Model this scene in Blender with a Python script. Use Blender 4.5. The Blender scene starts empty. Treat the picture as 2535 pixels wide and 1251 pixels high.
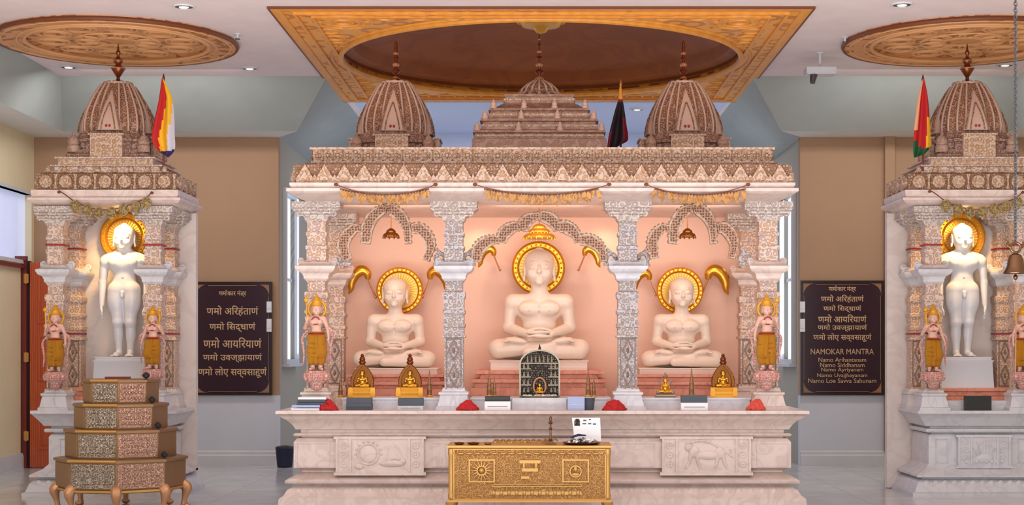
import bpy, math, random
import numpy as np
from mathutils import Vector, Matrix, Euler
random.seed(7)
PI = math.pi
F = 3800.0; VX = 1335.0; VY = 867.0; EYE = 1.55
SC = bpy.context.scene
COL = SC.collection

# ------------------------------------------------------------------ camera, world, lights, exposure
cam_d = bpy.data.cameras.new('camera'); cam = bpy.data.objects.new('camera', cam_d); COL.objects.link(cam)
cam.location = (0, 0, EYE); cam.rotation_euler = (PI/2, 0, 0)
cam_d.sensor_width = 36; cam_d.sensor_fit = 'HORIZONTAL'; cam_d.lens = 36*F/2535
cam_d.shift_x = (1267.5-VX)/2535; cam_d.shift_y = (VY-625.5)/2535
cam_d.clip_end = 200
SC.camera = cam
SC.view_settings.view_transform = 'Standard'; SC.view_settings.look = 'None'
SC.view_settings.exposure = 0.85; SC.view_settings.gamma = 1.0; SC.view_settings.use_curve_mapping = False
w = bpy.data.worlds.new('world'); SC.world = w; w.use_nodes = True
w.node_tree.nodes['Background'].inputs[0].default_value = (0.86, 0.92, 1.0, 1)
w.node_tree.nodes['Background'].inputs[1].default_value = 0.42

def light(name, kind, loc, energy, color, size=1, size_y=None, target=None, angle=None, blend=0.6):
    d = bpy.data.lights.new(name, kind); d.energy = energy; d.color = color
    if kind == 'AREA':
        d.size = size
        if size_y: d.shape = 'RECTANGLE'; d.size_y = size_y
    else:
        d.shadow_soft_size = size
    if kind == 'SPOT': d.spot_size = angle; d.spot_blend = blend
    o = bpy.data.objects.new(name, d); COL.objects.link(o); o.location = loc
    if target is not None:
        o.rotation_euler = (Vector(target)-Vector(loc)).to_track_quat('-Z', 'Y').to_euler()
    return o
# daylight from the tall glazing behind the visitor
light('daylight', 'AREA', (0.5, -3.0, 3.8), 300, (1.0, 0.94, 0.90), 13, 4, (0, 18, 2.0))
# lamps inside the altar bays
for x_, e_ in ((-1.50, 4.6), (0.02, 4.4), (1.54, 4.6)):
    light('bay_lamp', 'AREA', (x_, 15.30, 2.93), e_, (1.0, 0.68, 0.51), 0.9, 0.12, (x_, 16.5, 1.9))
for x_ in (-0.70, 0.74):
    light('bay_spot', 'SPOT', (x_, 16.45, 2.90), 3.2, (1.0, 0.66, 0.40), 0.03, None, (x_*0.9, 16.8, 2.4), 2.0, 0.9)
for x_ in (-4.60, 4.62):
    light('shrine_lamp', 'SPOT', (x_, 16.55, 3.03), 30, (1.0, 0.60, 0.22), 0.06, None, (x_, 16.95, 2.45), 1.75, 0.8)
# added upward area light imitating sunlight off the floor, brightens the ceiling
light('bounce_fill', 'AREA', (-0.3, 8.0, 0.1), 580, (1.0, 0.94, 0.93), 10, 5, (-0.3, 8.0, 5))
light('alcove_window_light', 'AREA', (-3.42, 21.6, 2.6), 14, (0.88, 0.93, 1.0), 0.9, 2.2, (0, 22, 2.6))
light('alcove_window_light', 'AREA', (3.46, 21.6, 2.6), 14, (0.88, 0.93, 1.0), 0.9, 2.2, (0, 22, 2.6))
light('alcove_lamp', 'AREA', (0.0, 22.4, 4.85), 38, (0.97, 0.97, 1.0), 4, 1.2, (0, 22.6, 0))
for x_ in (-4.6, 4.6):
    light('ceiling_lamp', 'AREA', (x_, 18.4, 4.9), 36, (1.0, 0.96, 0.94), 2.0, 0.8, (x_, 19.6, 0.0))

# ------------------------------------------------------------------ materials
def lin(c):
    return tuple(((v/255)/12.92 if v/255 <= 0.04045 else ((v/255+0.055)/1.055)**2.4) for v in c) + (1,)
MATS = {}
def mat(name, rgb, rough=0.5, metal=0.0, rgb2=None, scale=10, thr=(0.05, 0.16), pattern=None, bump=0.0,
        noise=0.06, spec=0.5, emis=None, emis_s=1.0, coat=0.0, rgb3=None, stretch=(1, 1, 1), alpha=None):
    if name in MATS: return MATS[name]
    m = bpy.data.materials.new(name); m.use_nodes = True; MATS[name] = m
    nt = m.node_tree; N = nt.nodes; L = nt.links
    b = N['Principled BSDF']
    b.inputs['Roughness'].default_value = rough; b.inputs['Metallic'].default_value = metal
    b.inputs['Specular IOR Level'].default_value = spec
    b.inputs['Coat Weight'].default_value = coat
    if emis is not None:
        b.inputs['Emission Color'].default_value = lin(emis); b.inputs['Emission Strength'].default_value = emis_s
    if alpha is not None:
        b.inputs['Transmission Weight'].default_value = alpha
    tc = N.new('ShaderNodeTexCoord'); mp = N.new('ShaderNodeMapping'); mp.inputs['Scale'].default_value = stretch
    L.new(tc.outputs['Object'], mp.inputs['Vector'])
    nz = N.new('ShaderNodeTexNoise'); nz.inputs['Scale'].default_value = 3.0; nz.inputs['Detail'].default_value = 4
    L.new(mp.outputs[0], nz.inputs['Vector'])
    base = N.new('ShaderNodeMix'); base.data_type = 'RGBA'
    c = lin(rgb)
    base.inputs[6].default_value = tuple(max(0, v*(1-noise*1.6)) for v in c[:3])+(1,)
    base.inputs[7].default_value = tuple(min(1, v*(1+noise*1.6)) for v in c[:3])+(1,)
    L.new(nz.outputs[0], base.inputs[0])
    out = base.outputs[2]; hsock = nz.outputs[0]
    if pattern:
        if pattern == 'carve':
            t = N.new('ShaderNodeTexVoronoi'); t.feature = 'DISTANCE_TO_EDGE'; t.inputs['Scale'].default_value = scale
            t.inputs['Randomness'].default_value = 0.55; L.new(mp.outputs[0], t.inputs['Vector']); s = t.outputs['Distance']
        elif pattern == 'rings':
            t = N.new('ShaderNodeTexVoronoi'); t.feature = 'F1'; t.inputs['Scale'].default_value = scale
            t.inputs['Randomness'].default_value = 0.6; L.new(mp.outputs[0], t.inputs['Vector'])
            sn = N.new('ShaderNodeMath'); sn.operation = 'SINE'; mu = N.new('ShaderNodeMath'); mu.operation = 'MULTIPLY'
            mu.inputs[1].default_value = 13; L.new(t.outputs['Distance'], mu.inputs[0]); L.new(mu.outputs[0], sn.inputs[0])
            s2 = N.new('ShaderNodeMath'); s2.operation = 'MULTIPLY_ADD'; s2.inputs[1].default_value = 0.5; s2.inputs[2].default_value = 0.5
            L.new(sn.outputs[0], s2.inputs[0]); s = s2.outputs[0]
        elif pattern == 'dots':
            t = N.new('ShaderNodeTexVoronoi'); t.voronoi_dimensions = '2D'; t.inputs['Scale'].default_value = scale; t.inputs['Randomness'].default_value = 0.35
            sp_ = N.new('ShaderNodeSeparateXYZ'); cb_ = N.new('ShaderNodeCombineXYZ'); L.new(mp.outputs[0], sp_.inputs[0])
            L.new(sp_.outputs[0], cb_.inputs[0]); L.new(sp_.outputs[2], cb_.inputs[1]); L.new(cb_.outputs[0], t.inputs['Vector']); s = t.outputs['Distance']
        elif pattern == 'veins':
            t = N.new('ShaderNodeTexNoise'); t.inputs['Scale'].default_value = scale; t.inputs['Detail'].default_value = 6
            t.inputs['Distortion'].default_value = 1.2; L.new(mp.outputs[0], t.inputs['Vector'])
            a = N.new('ShaderNodeMath'); a.operation = 'SUBTRACT'; a.inputs[1].default_value = 0.5; L.new(t.outputs[0], a.inputs[0])
            ab = N.new('ShaderNodeMath'); ab.operation = 'ABSOLUTE'; L.new(a.outputs[0], ab.inputs[0]); s = ab.outputs[0]
        elif pattern == 'wood':
            t = N.new('ShaderNodeTexWave'); t.inputs['Scale'].default_value = scale; t.inputs['Distortion'].default_value = 5
            t.inputs['Detail'].default_value = 3; t.inputs['Detail Scale'].default_value = 1.5
            L.new(mp.outputs[0], t.inputs['Vector']); s = t.outputs['Fac']
        elif pattern == 'checks':
            t = N.new('ShaderNodeTexBrick'); t.inputs['Scale'].default_value = scale; t.inputs['Mortar Size'].default_value = 0.006
            t.offset = 0.0; t.inputs['Brick Width'].default_value = 0.6; t.inputs['Row Height'].default_value = 0.6
            L.new(mp.outputs[0], t.inputs['Vector']); s = None
            inv = N.new('ShaderNodeMath'); inv.operation = 'SUBTRACT'; inv.inputs[0].default_value = 1; L.new(t.outputs['Fac'], inv.inputs[1]); s = inv.outputs[0]
        mr = N.new('ShaderNodeMapRange'); mr.interpolation_type = 'SMOOTHSTEP'
        mr.inputs[1].default_value = thr[0]; mr.inputs[2].default_value = thr[1]; L.new(s, mr.inputs[0])
        hsock = mr.outputs[0]
        if rgb2 is not None:
            mx = N.new('ShaderNodeMix'); mx.data_type = 'RGBA'; mx.inputs[6].default_value = lin(rgb2)
            if rgb3 is not None:
                c3 = N.new('ShaderNodeMix'); c3.data_type = 'RGBA'; c3.inputs[6].default_value = lin(rgb2); c3.inputs[7].default_value = lin(rgb3)
                n3 = N.new('ShaderNodeTexNoise'); n3.inputs['Scale'].default_value = scale*0.4; L.new(mp.outputs[0], n3.inputs['Vector'])
                m3 = N.new('ShaderNodeMapRange'); m3.inputs[1].default_value = .45; m3.inputs[2].default_value = .55; L.new(n3.outputs[0], m3.inputs[0])
                L.new(m3.outputs[0], c3.inputs[0]); L.new(c3.outputs[2], mx.inputs[6])
            L.new(out, mx.inputs[7]); L.new(hsock, mx.inputs[0]); out = mx.outputs[2]
    L.new(out, b.inputs['Base Color'])
    if bump > 0:
        bp = N.new('ShaderNodeBump'); bp.inputs['Strength'].default_value = min(1, bump); bp.inputs['Distance'].default_value = 0.02
        L.new(hsock, bp.inputs['Height']); L.new(bp.outputs[0], b.inputs['Normal'])
    return m

M_ceil = mat('ceiling_paint', (228, 214, 214), .9)
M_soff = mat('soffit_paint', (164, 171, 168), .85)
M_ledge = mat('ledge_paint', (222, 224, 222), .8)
M_tan = mat('tan_wall_paint', (172, 139, 111), .85, noise=.03)
M_grey = mat('grey_lower_wall', (206, 211, 222), .7, noise=.03)  # lower wall, greyer and lighter than the tan above
M_alc = mat('alcove_paint', (196, 206, 232), .85, noise=.02)
M_alcs = mat('alcove_side_paint', (168, 164, 152), .85, noise=.02)
M_cream = mat('cream_wall_paint', (226, 212, 178), .85, noise=.03)
M_base = mat('baseboard_paint', (206, 208, 214), .5)
M_floor = mat('polished_marble_floor', (200, 202, 206), .14, rgb2=(160, 158, 160), pattern='checks', scale=0.9, thr=(0.0, .5), noise=.12, spec=.6)
M_marb = mat('white_marble', (222, 204, 196), .35, rgb2=(211, 191, 182), pattern='veins', scale=4, thr=(0, .09), noise=.04)
M_marbc = mat('carved_white_marble', (220, 200, 192), .45, rgb2=(176, 140, 122), pattern='carve', scale=26, thr=(.03, .14), bump=.8, noise=.05)
M_cool = mat('cool_white_marble', (210, 210, 216), .35, rgb2=(199, 199, 206), pattern='veins', scale=4, thr=(0, .09), noise=.04)
M_coolc = mat('carved_shaded_marble', (190, 184, 186), .45, rgb2=(160, 148, 146), rgb3=(164, 144, 130), pattern='rings', scale=22, thr=(.15, .7), bump=.6)  # greyer copy of the column carving, shade of the unlit fronts in its colour
M_capc = mat('carved_capital_marble', (206, 194, 188), .5, rgb2=(184, 168, 160), pattern='rings', scale=16, thr=(.1, .8), bump=.6)
M_orn = mat('painted_carving', (214, 186, 166), .5, rgb2=(176, 116, 70), rgb3=(168, 120, 104), pattern='carve', scale=30, thr=(.04, .2), bump=.9)
M_ornp = mat('painted_column_carving', (216, 194, 180), .5, rgb2=(198, 158, 126), rgb3=(188, 160, 152), pattern='rings', scale=20, thr=(.15, .75), bump=.6)
M_frieze = mat('painted_frieze_ground', (176, 142, 118), .6, rgb2=(146, 106, 78), pattern='carve', scale=34, thr=(.03, .18), bump=.8)
M_leaf = mat('frieze_relief_marble', (198, 172, 152), .5, rgb2=(178, 138, 104), pattern='rings', scale=18, thr=(.2, .6), bump=.5)
M_spire = mat('spire_stone', (162, 128, 114), .55, rgb2=(142, 106, 86), pattern='rings', scale=20, thr=(.1, .7), bump=.8)
M_spired = mat('spire_orange_carving', (170, 130, 108), .55, rgb2=(158, 104, 66), rgb3=(144, 92, 68), pattern='rings', scale=22, thr=(.1, .8), bump=.9)
M_tierst = mat('tier_stone', (172, 140, 124), .55, rgb2=(150, 116, 100), pattern='veins', scale=9, thr=(0, .1), bump=.3)
M_spirel = mat('spire_rib_marble', (194, 162, 144), .5, noise=.05)
M_dark = mat('dark_recess_paint', (92, 52, 44), .7)
M_statue = mat('statue_marble', (226, 206, 190), .38, noise=.015, coat=.1)
M_statuec = mat('cool_statue_marble', (212, 214, 222), .38, noise=.015, coat=.1)
M_pinkst = mat('pink_sandstone', (216, 146, 122), .5, rgb2=(200, 128, 106), pattern='veins', scale=6, thr=(0, .08), noise=.08)
M_back = mat('altar_back_marble', (236, 196, 176), .5, noise=.02)
M_backc = mat('shrine_back_marble', (224, 214, 208), .45, rgb2=(215, 204, 198), pattern='veins', scale=3, thr=(0, .09), noise=.03)
M_gold = mat('polished_gold', (226, 168, 60), .28, .85, noise=.05)
M_goldm = mat('matte_gold_paint', (222, 160, 48), .45, .35, noise=.08)
M_goldp = mat('pale_gold_ray', (240, 206, 130), .4, .3)
M_embg = mat('embossed_gold', (190, 144, 84), .42, .5, rgb2=(160, 112, 58), pattern='rings', scale=46, thr=(.1, .8), bump=.6, noise=.1)
M_golde = mat('gold_edge', (200, 154, 88), .4, .6)
M_embs = mat('embossed_silver', (190, 178, 164), .36, .55, rgb2=(136, 118, 102), pattern='rings', scale=42, thr=(.15, .7), bump=1, noise=.1)
M_embc = mat('embossed_copper', (200, 160, 138), .4, .45, rgb2=(164, 126, 106), pattern='rings', scale=42, thr=(.15, .7), bump=1, noise=.1)
M_brass = mat('antique_brass', (150, 116, 82), .45, .5, noise=.1)
M_brassd = mat('dark_brass', (112, 66, 22), .34, .8, noise=.15)
M_footc = mat('pale_copper_gold', (196, 148, 108), .36, .55, noise=.1)
M_brown = mat('finial_bronze', (120, 62, 34), .3, .7, noise=.1)
M_copper = mat('finial_light_bronze', (196, 140, 104), .3, .6)
M_wood = mat('canopy_wood', (226, 154, 58), .5, rgb2=(220, 146, 52), pattern='wood', scale=2.2, thr=(.1, .9), bump=.12, noise=.06)
M_woodc = mat('canopy_carved_wood', (236, 160, 44), .5, rgb2=(202, 124, 28), pattern='rings', scale=3.2, thr=(.05, .4), bump=.7, noise=.08)
M_woodd = mat('dome_wood', (152, 80, 20), .6, rgb2=(142, 72, 16), pattern='veins', scale=1.5, thr=(0, .1), bump=0, noise=.08)
M_woode = mat('dark_wood_edge', (112, 56, 26), .5)
M_med = mat('medallion_wood', (206, 146, 94), .5, rgb2=(160, 100, 52), pattern='rings', scale=4.0, thr=(.05, .35), bump=.7, noise=.08)
M_medl = mat('medallion_light_wood', (214, 160, 108), .5, noise=.06)
M_door = mat('door_wood', (196, 88, 42), .35, rgb2=(172, 70, 32), pattern='wood', scale=3, thr=(.2, .9), noise=.1, stretch=(4, 4, .5), coat=.2)
M_doord = mat('door_casing_wood', (116, 40, 32), .4, noise=.1)
M_brnarch = mat('arch_brown_inlay', (178, 136, 110), .5, rgb2=(96, 64, 52), pattern='dots', scale=38, thr=(.24, .40), bump=.5)
M_loz = mat('lozenge_brown', (132, 108, 100), .5)
M_black = mat('black_plastic', (26, 26, 30), .4)
M_navy = mat('navy_fabric', (30, 36, 66), .7)
M_slate = mat('slate_cloth', (78, 86, 96), .7, noise=.1)
M_white = mat('white_card', (238, 240, 244), .6, noise=.01)
M_blue = mat('pale_blue_paper', (170, 186, 226), .6)
M_red = mat('red_cloth', (176, 14, 20), .7, noise=.2)
M_redp = mat('orange_red_petals', (206, 74, 60), .7, noise=.2)
M_plq = mat('plaque_maroon', (44, 8, 30), .25, noise=.1)
M_plqf = mat('plaque_frame', (30, 8, 12), .3)
M_tanorn = mat('plaque_corner_tan', (150, 104, 76), .5, noise=.15)
M_plqt = mat('plaque_gold_letters', (206, 170, 130), .4, .2)
M_glass = mat('daylit_window_glass', (220, 232, 255), .1, emis=(226, 236, 255), emis_s=.62)
M_glass2 = mat('bluish_window_glass', (200, 214, 250), .1, emis=(206, 218, 255), emis_s=.27)
M_steel = mat('chain_steel', (110, 112, 118), .35, .9)
M_silver = mat('tarnished_silver', (150, 140, 124), .38, .75, noise=.15)
M_bronze = mat('bell_bronze', (120, 88, 62), .3, .9, noise=.1)
M_darkrel = mat('dark_relief_metal', (92, 84, 74), .45, .5, rgb2=(50, 44, 38), pattern='carve', scale=46, thr=(.03, .2), bump=.8)
M_cfr = mat('red_flag', (184, 22, 26), .7); M_cfy = mat('yellow_flag', (236, 178, 26), .7)
M_cfw = mat('white_flag', (206, 200, 212), .7); M_cfb = mat('blue_flag', (40, 34, 96), .7); M_cfg = mat('green_flag', (16, 84, 44), .7)
M_cfk = mat('black_flag', (34, 22, 32), .7); M_cfm = mat('maroon_flag', (128, 20, 36), .7); M_cfo = mat('peach_flag', (230, 160, 120), .7)
M_lamp = mat('lamp_diffuser', (255, 250, 240), .5, emis=(255, 248, 236), emis_s=.35)
M_skin = mat('figurine_marble', (230, 190, 168), .45, rgb2=(200, 140, 130), pattern='carve', scale=60, thr=(.02, .1), noise=.05)
M_yel = mat('figurine_yellow_robe', (232, 172, 40), .5, rgb2=(196, 112, 24), pattern='carve', scale=60, thr=(.03, .2), bump=.6)
M_pinkp = mat('pink_paint', (196, 120, 116), .5, rgb2=(222, 186, 172), pattern='carve', scale=40, thr=(.03, .2), bump=.5)
M_crim = mat('crimson_paint', (150, 26, 40), .5)
M_gleaf = mat('gold_garland_leaf', (188, 138, 80), .45, .3, rgb2=(150, 100, 50), pattern='veins', scale=14, thr=(0, .08), noise=.2)
M_olive = mat('dull_gold_disc', (160, 138, 92), .45, .45, rgb2=(126, 104, 66), pattern='rings', scale=30, thr=(.2, .6), bump=.6)
M_flowers = mat('white_petals', (224, 228, 216), .7, noise=.1)
M_refl = mat('reflection_plate', (232, 234, 240), .4)

# ------------------------------------------------------------------ mesh building
def W(px, py, Y): return Vector(((px-VX)/F*Y, Y, EYE+(VY-py)/F*Y))
def S(Y): return Y/F
def root_of(o):
    while o.parent: o = o.parent
    return o

class MB:
    def __init__(s): s.v = []; s.f = []; s.mi = []
    def add(s, vs, fs, m=0):
        n = len(s.v); s.v += [tuple(v) for v in vs]; s.f += [tuple(i+n for i in f) for f in fs]; s.mi += [m]*len(fs); return s
    def box(s, x0, x1, y0, y1, z0, z1, m=0):
        return s.add([(x0,y0,z0),(x1,y0,z0),(x1,y1,z0),(x0,y1,z0),(x0,y0,z1),(x1,y0,z1),(x1,y1,z1),(x0,y1,z1)],
                     [(0,3,2,1),(4,5,6,7),(0,1,5,4),(1,2,6,5),(2,3,7,6),(3,0,4,7)], m)
    def bx(s, c, h, m=0): return s.box(c[0]-h[0], c[0]+h[0], c[1]-h[1], c[1]+h[1], c[2]-h[2], c[2]+h[2], m)
    def stack(s, secs, m=0):
        n = len(secs[0]); vs = [p for sec in secs for p in sec]; fs = []
        for k in range(len(secs)-1):
            for i in range(n):
                j = (i+1) % n; fs.append((k*n+i, k*n+j, (k+1)*n+j, (k+1)*n+i))
        fs.append(tuple(range(n-1, -1, -1))); b = (len(secs)-1)*n; fs.append(tuple(b+i for i in range(n)))
        return s.add(vs, fs, m)
    def rings(s, prof, cx, cy, m=0):
        return s.stack([[(cx-hx,cy-hy,z),(cx+hx,cy-hy,z),(cx+hx,cy+hy,z),(cx-hx,cy+hy,z)] for z, hx, hy in prof], m)
    def poly_rings(s, prof, cx, cy, n, rot=0, m=0):
        return s.stack([[(cx+r*math.sin(rot+2*PI*i/n)*-1, cy-r*math.cos(rot+2*PI*i/n), z) for i in range(n)] for z, r in prof], m) if False else \
               s.stack([[(cx+r*math.cos(rot+2*PI*i/n), cy+r*math.sin(rot+2*PI*i/n), z) for i in range(n)] for z, r in prof], m)
    def lathe(s, prof, c, n=24, m=0):
        return s.stack([[(c[0]+max(r,1e-4)*math.cos(2*PI*i/n), c[1]+max(r,1e-4)*math.sin(2*PI*i/n), c[2]+z) for i in range(n)] for r, z in prof], m)
    def prism(s, poly, y0, y1, m=0):
        a = sum(poly[i][0]*poly[(i+1)%len(poly)][1]-poly[(i+1)%len(poly)][0]*poly[i][1] for i in range(len(poly)))
        if a > 0: poly = poly[::-1]
        return s.stack([[(x,y0,z) for x,z in poly], [(x,y1,z) for x,z in poly]], m) if a <= 0 or True else s
    def ell(s, c, r, nu=12, nv=8, m=0):
        vs = []; fs = []
        for j in range(nv+1):
            t = PI*j/nv
            for i in range(nu):
                p = 2*PI*i/nu; vs.append((c[0]+r[0]*math.sin(t)*math.cos(p), c[1]+r[1]*math.sin(t)*math.sin(p), c[2]-r[2]*math.cos(t)))
        for j in range(nv):
            for i in range(nu):
                k = (i+1)%nu; fs.append((j*nu+i, j*nu+k, (j+1)*nu+k, (j+1)*nu+i))
        return s.add(vs, fs, m)
    def tube(s, pts, r, n=8, m=0):
        pts = [Vector(p) for p in pts]; rs = r if isinstance(r, (list, tuple)) else [r]*len(pts); secs = []
        up = Vector((0, 1, 0))
        for i, p in enumerate(pts):
            d = (pts[min(i+1, len(pts)-1)]-pts[max(i-1, 0)])
            d = d.normalized() if d.length > 1e-9 else Vector((0,0,1))
            if abs(d.dot(up)) > .95: up = Vector((1,0,0)) if abs(d.x) < .9 else Vector((0,0,1))
            a = d.cross(up).normalized(); b = d.cross(a).normalized(); up = -b if False else up
            secs.append([tuple(p+a*math.cos(2*PI*k/n)*rs[i]+b*math.sin(2*PI*k/n)*rs[i]) for k in range(n)])
        return s.stack(secs, m)
    def torus(s, c, R, r, axis='z', n=24, k=8, m=0, a0=0, a1=2*PI):
        full = abs(a1-a0-2*PI) < 1e-6
        pts = []
        nn = n if full else n+1
        vs = []; fs = []
        for i in range(nn):
            t = a0+(a1-a0)*i/n
            for j in range(k):
                p = 2*PI*j/k; q = R+r*math.cos(p); hgt = r*math.sin(p)
                if axis == 'z': vs.append((c[0]+q*math.cos(t), c[1]+q*math.sin(t), c[2]+hgt))
                elif axis == 'y': vs.append((c[0]+q*math.cos(t), c[1]+hgt, c[2]+q*math.sin(t)))
                else: vs.append((c[0]+hgt, c[1]+q*math.cos(t), c[2]+q*math.sin(t)))
        for i in range(n if full else n):
            i2 = (i+1) % nn
            for j in range(k):
                j2 = (j+1)%k; fs.append((i*k+j, i2*k+j, i2*k+j2, i*k+j2))
        return s.add(vs, fs, m)
    def band(s, path, w, y0, y1, m=0):
        n = len(path); L = []; R = []
        for i, (x, z) in enumerate(path):
            a = path[max(i-1, 0)]; b = path[min(i+1, n-1)]; dx, dz = b[0]-a[0], b[1]-a[1]; l = math.hypot(dx, dz) or 1
            ww = w[i] if isinstance(w, list) else w
            L.append((x-dz/l*ww/2, z+dx/l*ww/2)); R.append((x+dz/l*ww/2, z-dx/l*ww/2))
        return s.stack([[(L[i][0],y0,L[i][1]),(R[i][0],y0,R[i][1]),(R[i][0],y1,R[i][1]),(L[i][0],y1,L[i][1])] for i in range(n)], m)
    def build(s, name, m, parent=None, loc=None, sharp=35):
        me = bpy.data.meshes.new(name)
        V = np.array(s.v, dtype=float)
        if parent is not None: off = np.array(root_of(parent).location)
        elif loc is not None: off = np.array(loc)
        else: off = np.array([(V[:,0].min()+V[:,0].max())/2, (V[:,1].min()+V[:,1].max())/2, V[:,2].min()])
        me.from_pydata([tuple(p) for p in (V-off)], [], s.f)
        import bmesh
        bm = bmesh.new(); bm.from_mesh(me); bmesh.ops.recalc_face_normals(bm, faces=bm.faces); bm.to_mesh(me); bm.free()
        for q in (m if isinstance(m, (list, tuple)) else [m]): me.materials.append(q)
        if isinstance(m, (list, tuple)): me.polygons.foreach_set('material_index', s.mi)
        me.shade_smooth(); me.set_sharp_from_angle(angle=math.radians(sharp))
        o = bpy.data.objects.new(name, me); COL.objects.link(o)
        if parent is not None: o.parent = parent
        else: o.location = off
        return o

def tag(o, label=None, cat=None, group=None, kind=None):
    if label: o['label'] = label
    if cat: o['category'] = cat
    if group: o['group'] = group
    if kind: o['kind'] = kind
    return o
def thing(name, loc, label, cat, group=None):
    o = bpy.data.objects.new(name, None); COL.objects.link(o); o.location = loc; o.empty_display_size = .1
    return tag(o, label, cat, group)
def dup(root, loc, label, rz=None, scale=None, group=None, mats=None):
    def rec(o, p):
        c = o.copy(); COL.objects.link(c)
        if p is not None: c.parent = p
        for ch in list(o.children): rec(ch, c)
        return c
    r = rec(root, None); r.location = loc; r['label'] = label
    if rz is not None: r.rotation_euler = (0, 0, rz)
    if scale is not None: r.scale = scale
    if group: r['group'] = group
    return r
def struct(mb, name, m, **k):
    return tag(mb.build(name, m, **k), kind='structure')
def spline(pts, n=6):
    out = []; P = [pts[0]]+list(pts)+[pts[-1]]
    for i in range(1, len(P)-2):
        p0, p1, p2, p3 = [np.array(q, float) for q in P[i-1:i+3]]
        for k in range(n):
            t = k/n; out.append(tuple(.5*((2*p1)+(-p0+p2)*t+(2*p0-5*p1+4*p2-p3)*t*t+(-p0+3*p1-3*p2+p3)*t**3)))
    out.append(tuple(pts[-1])); return out

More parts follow.
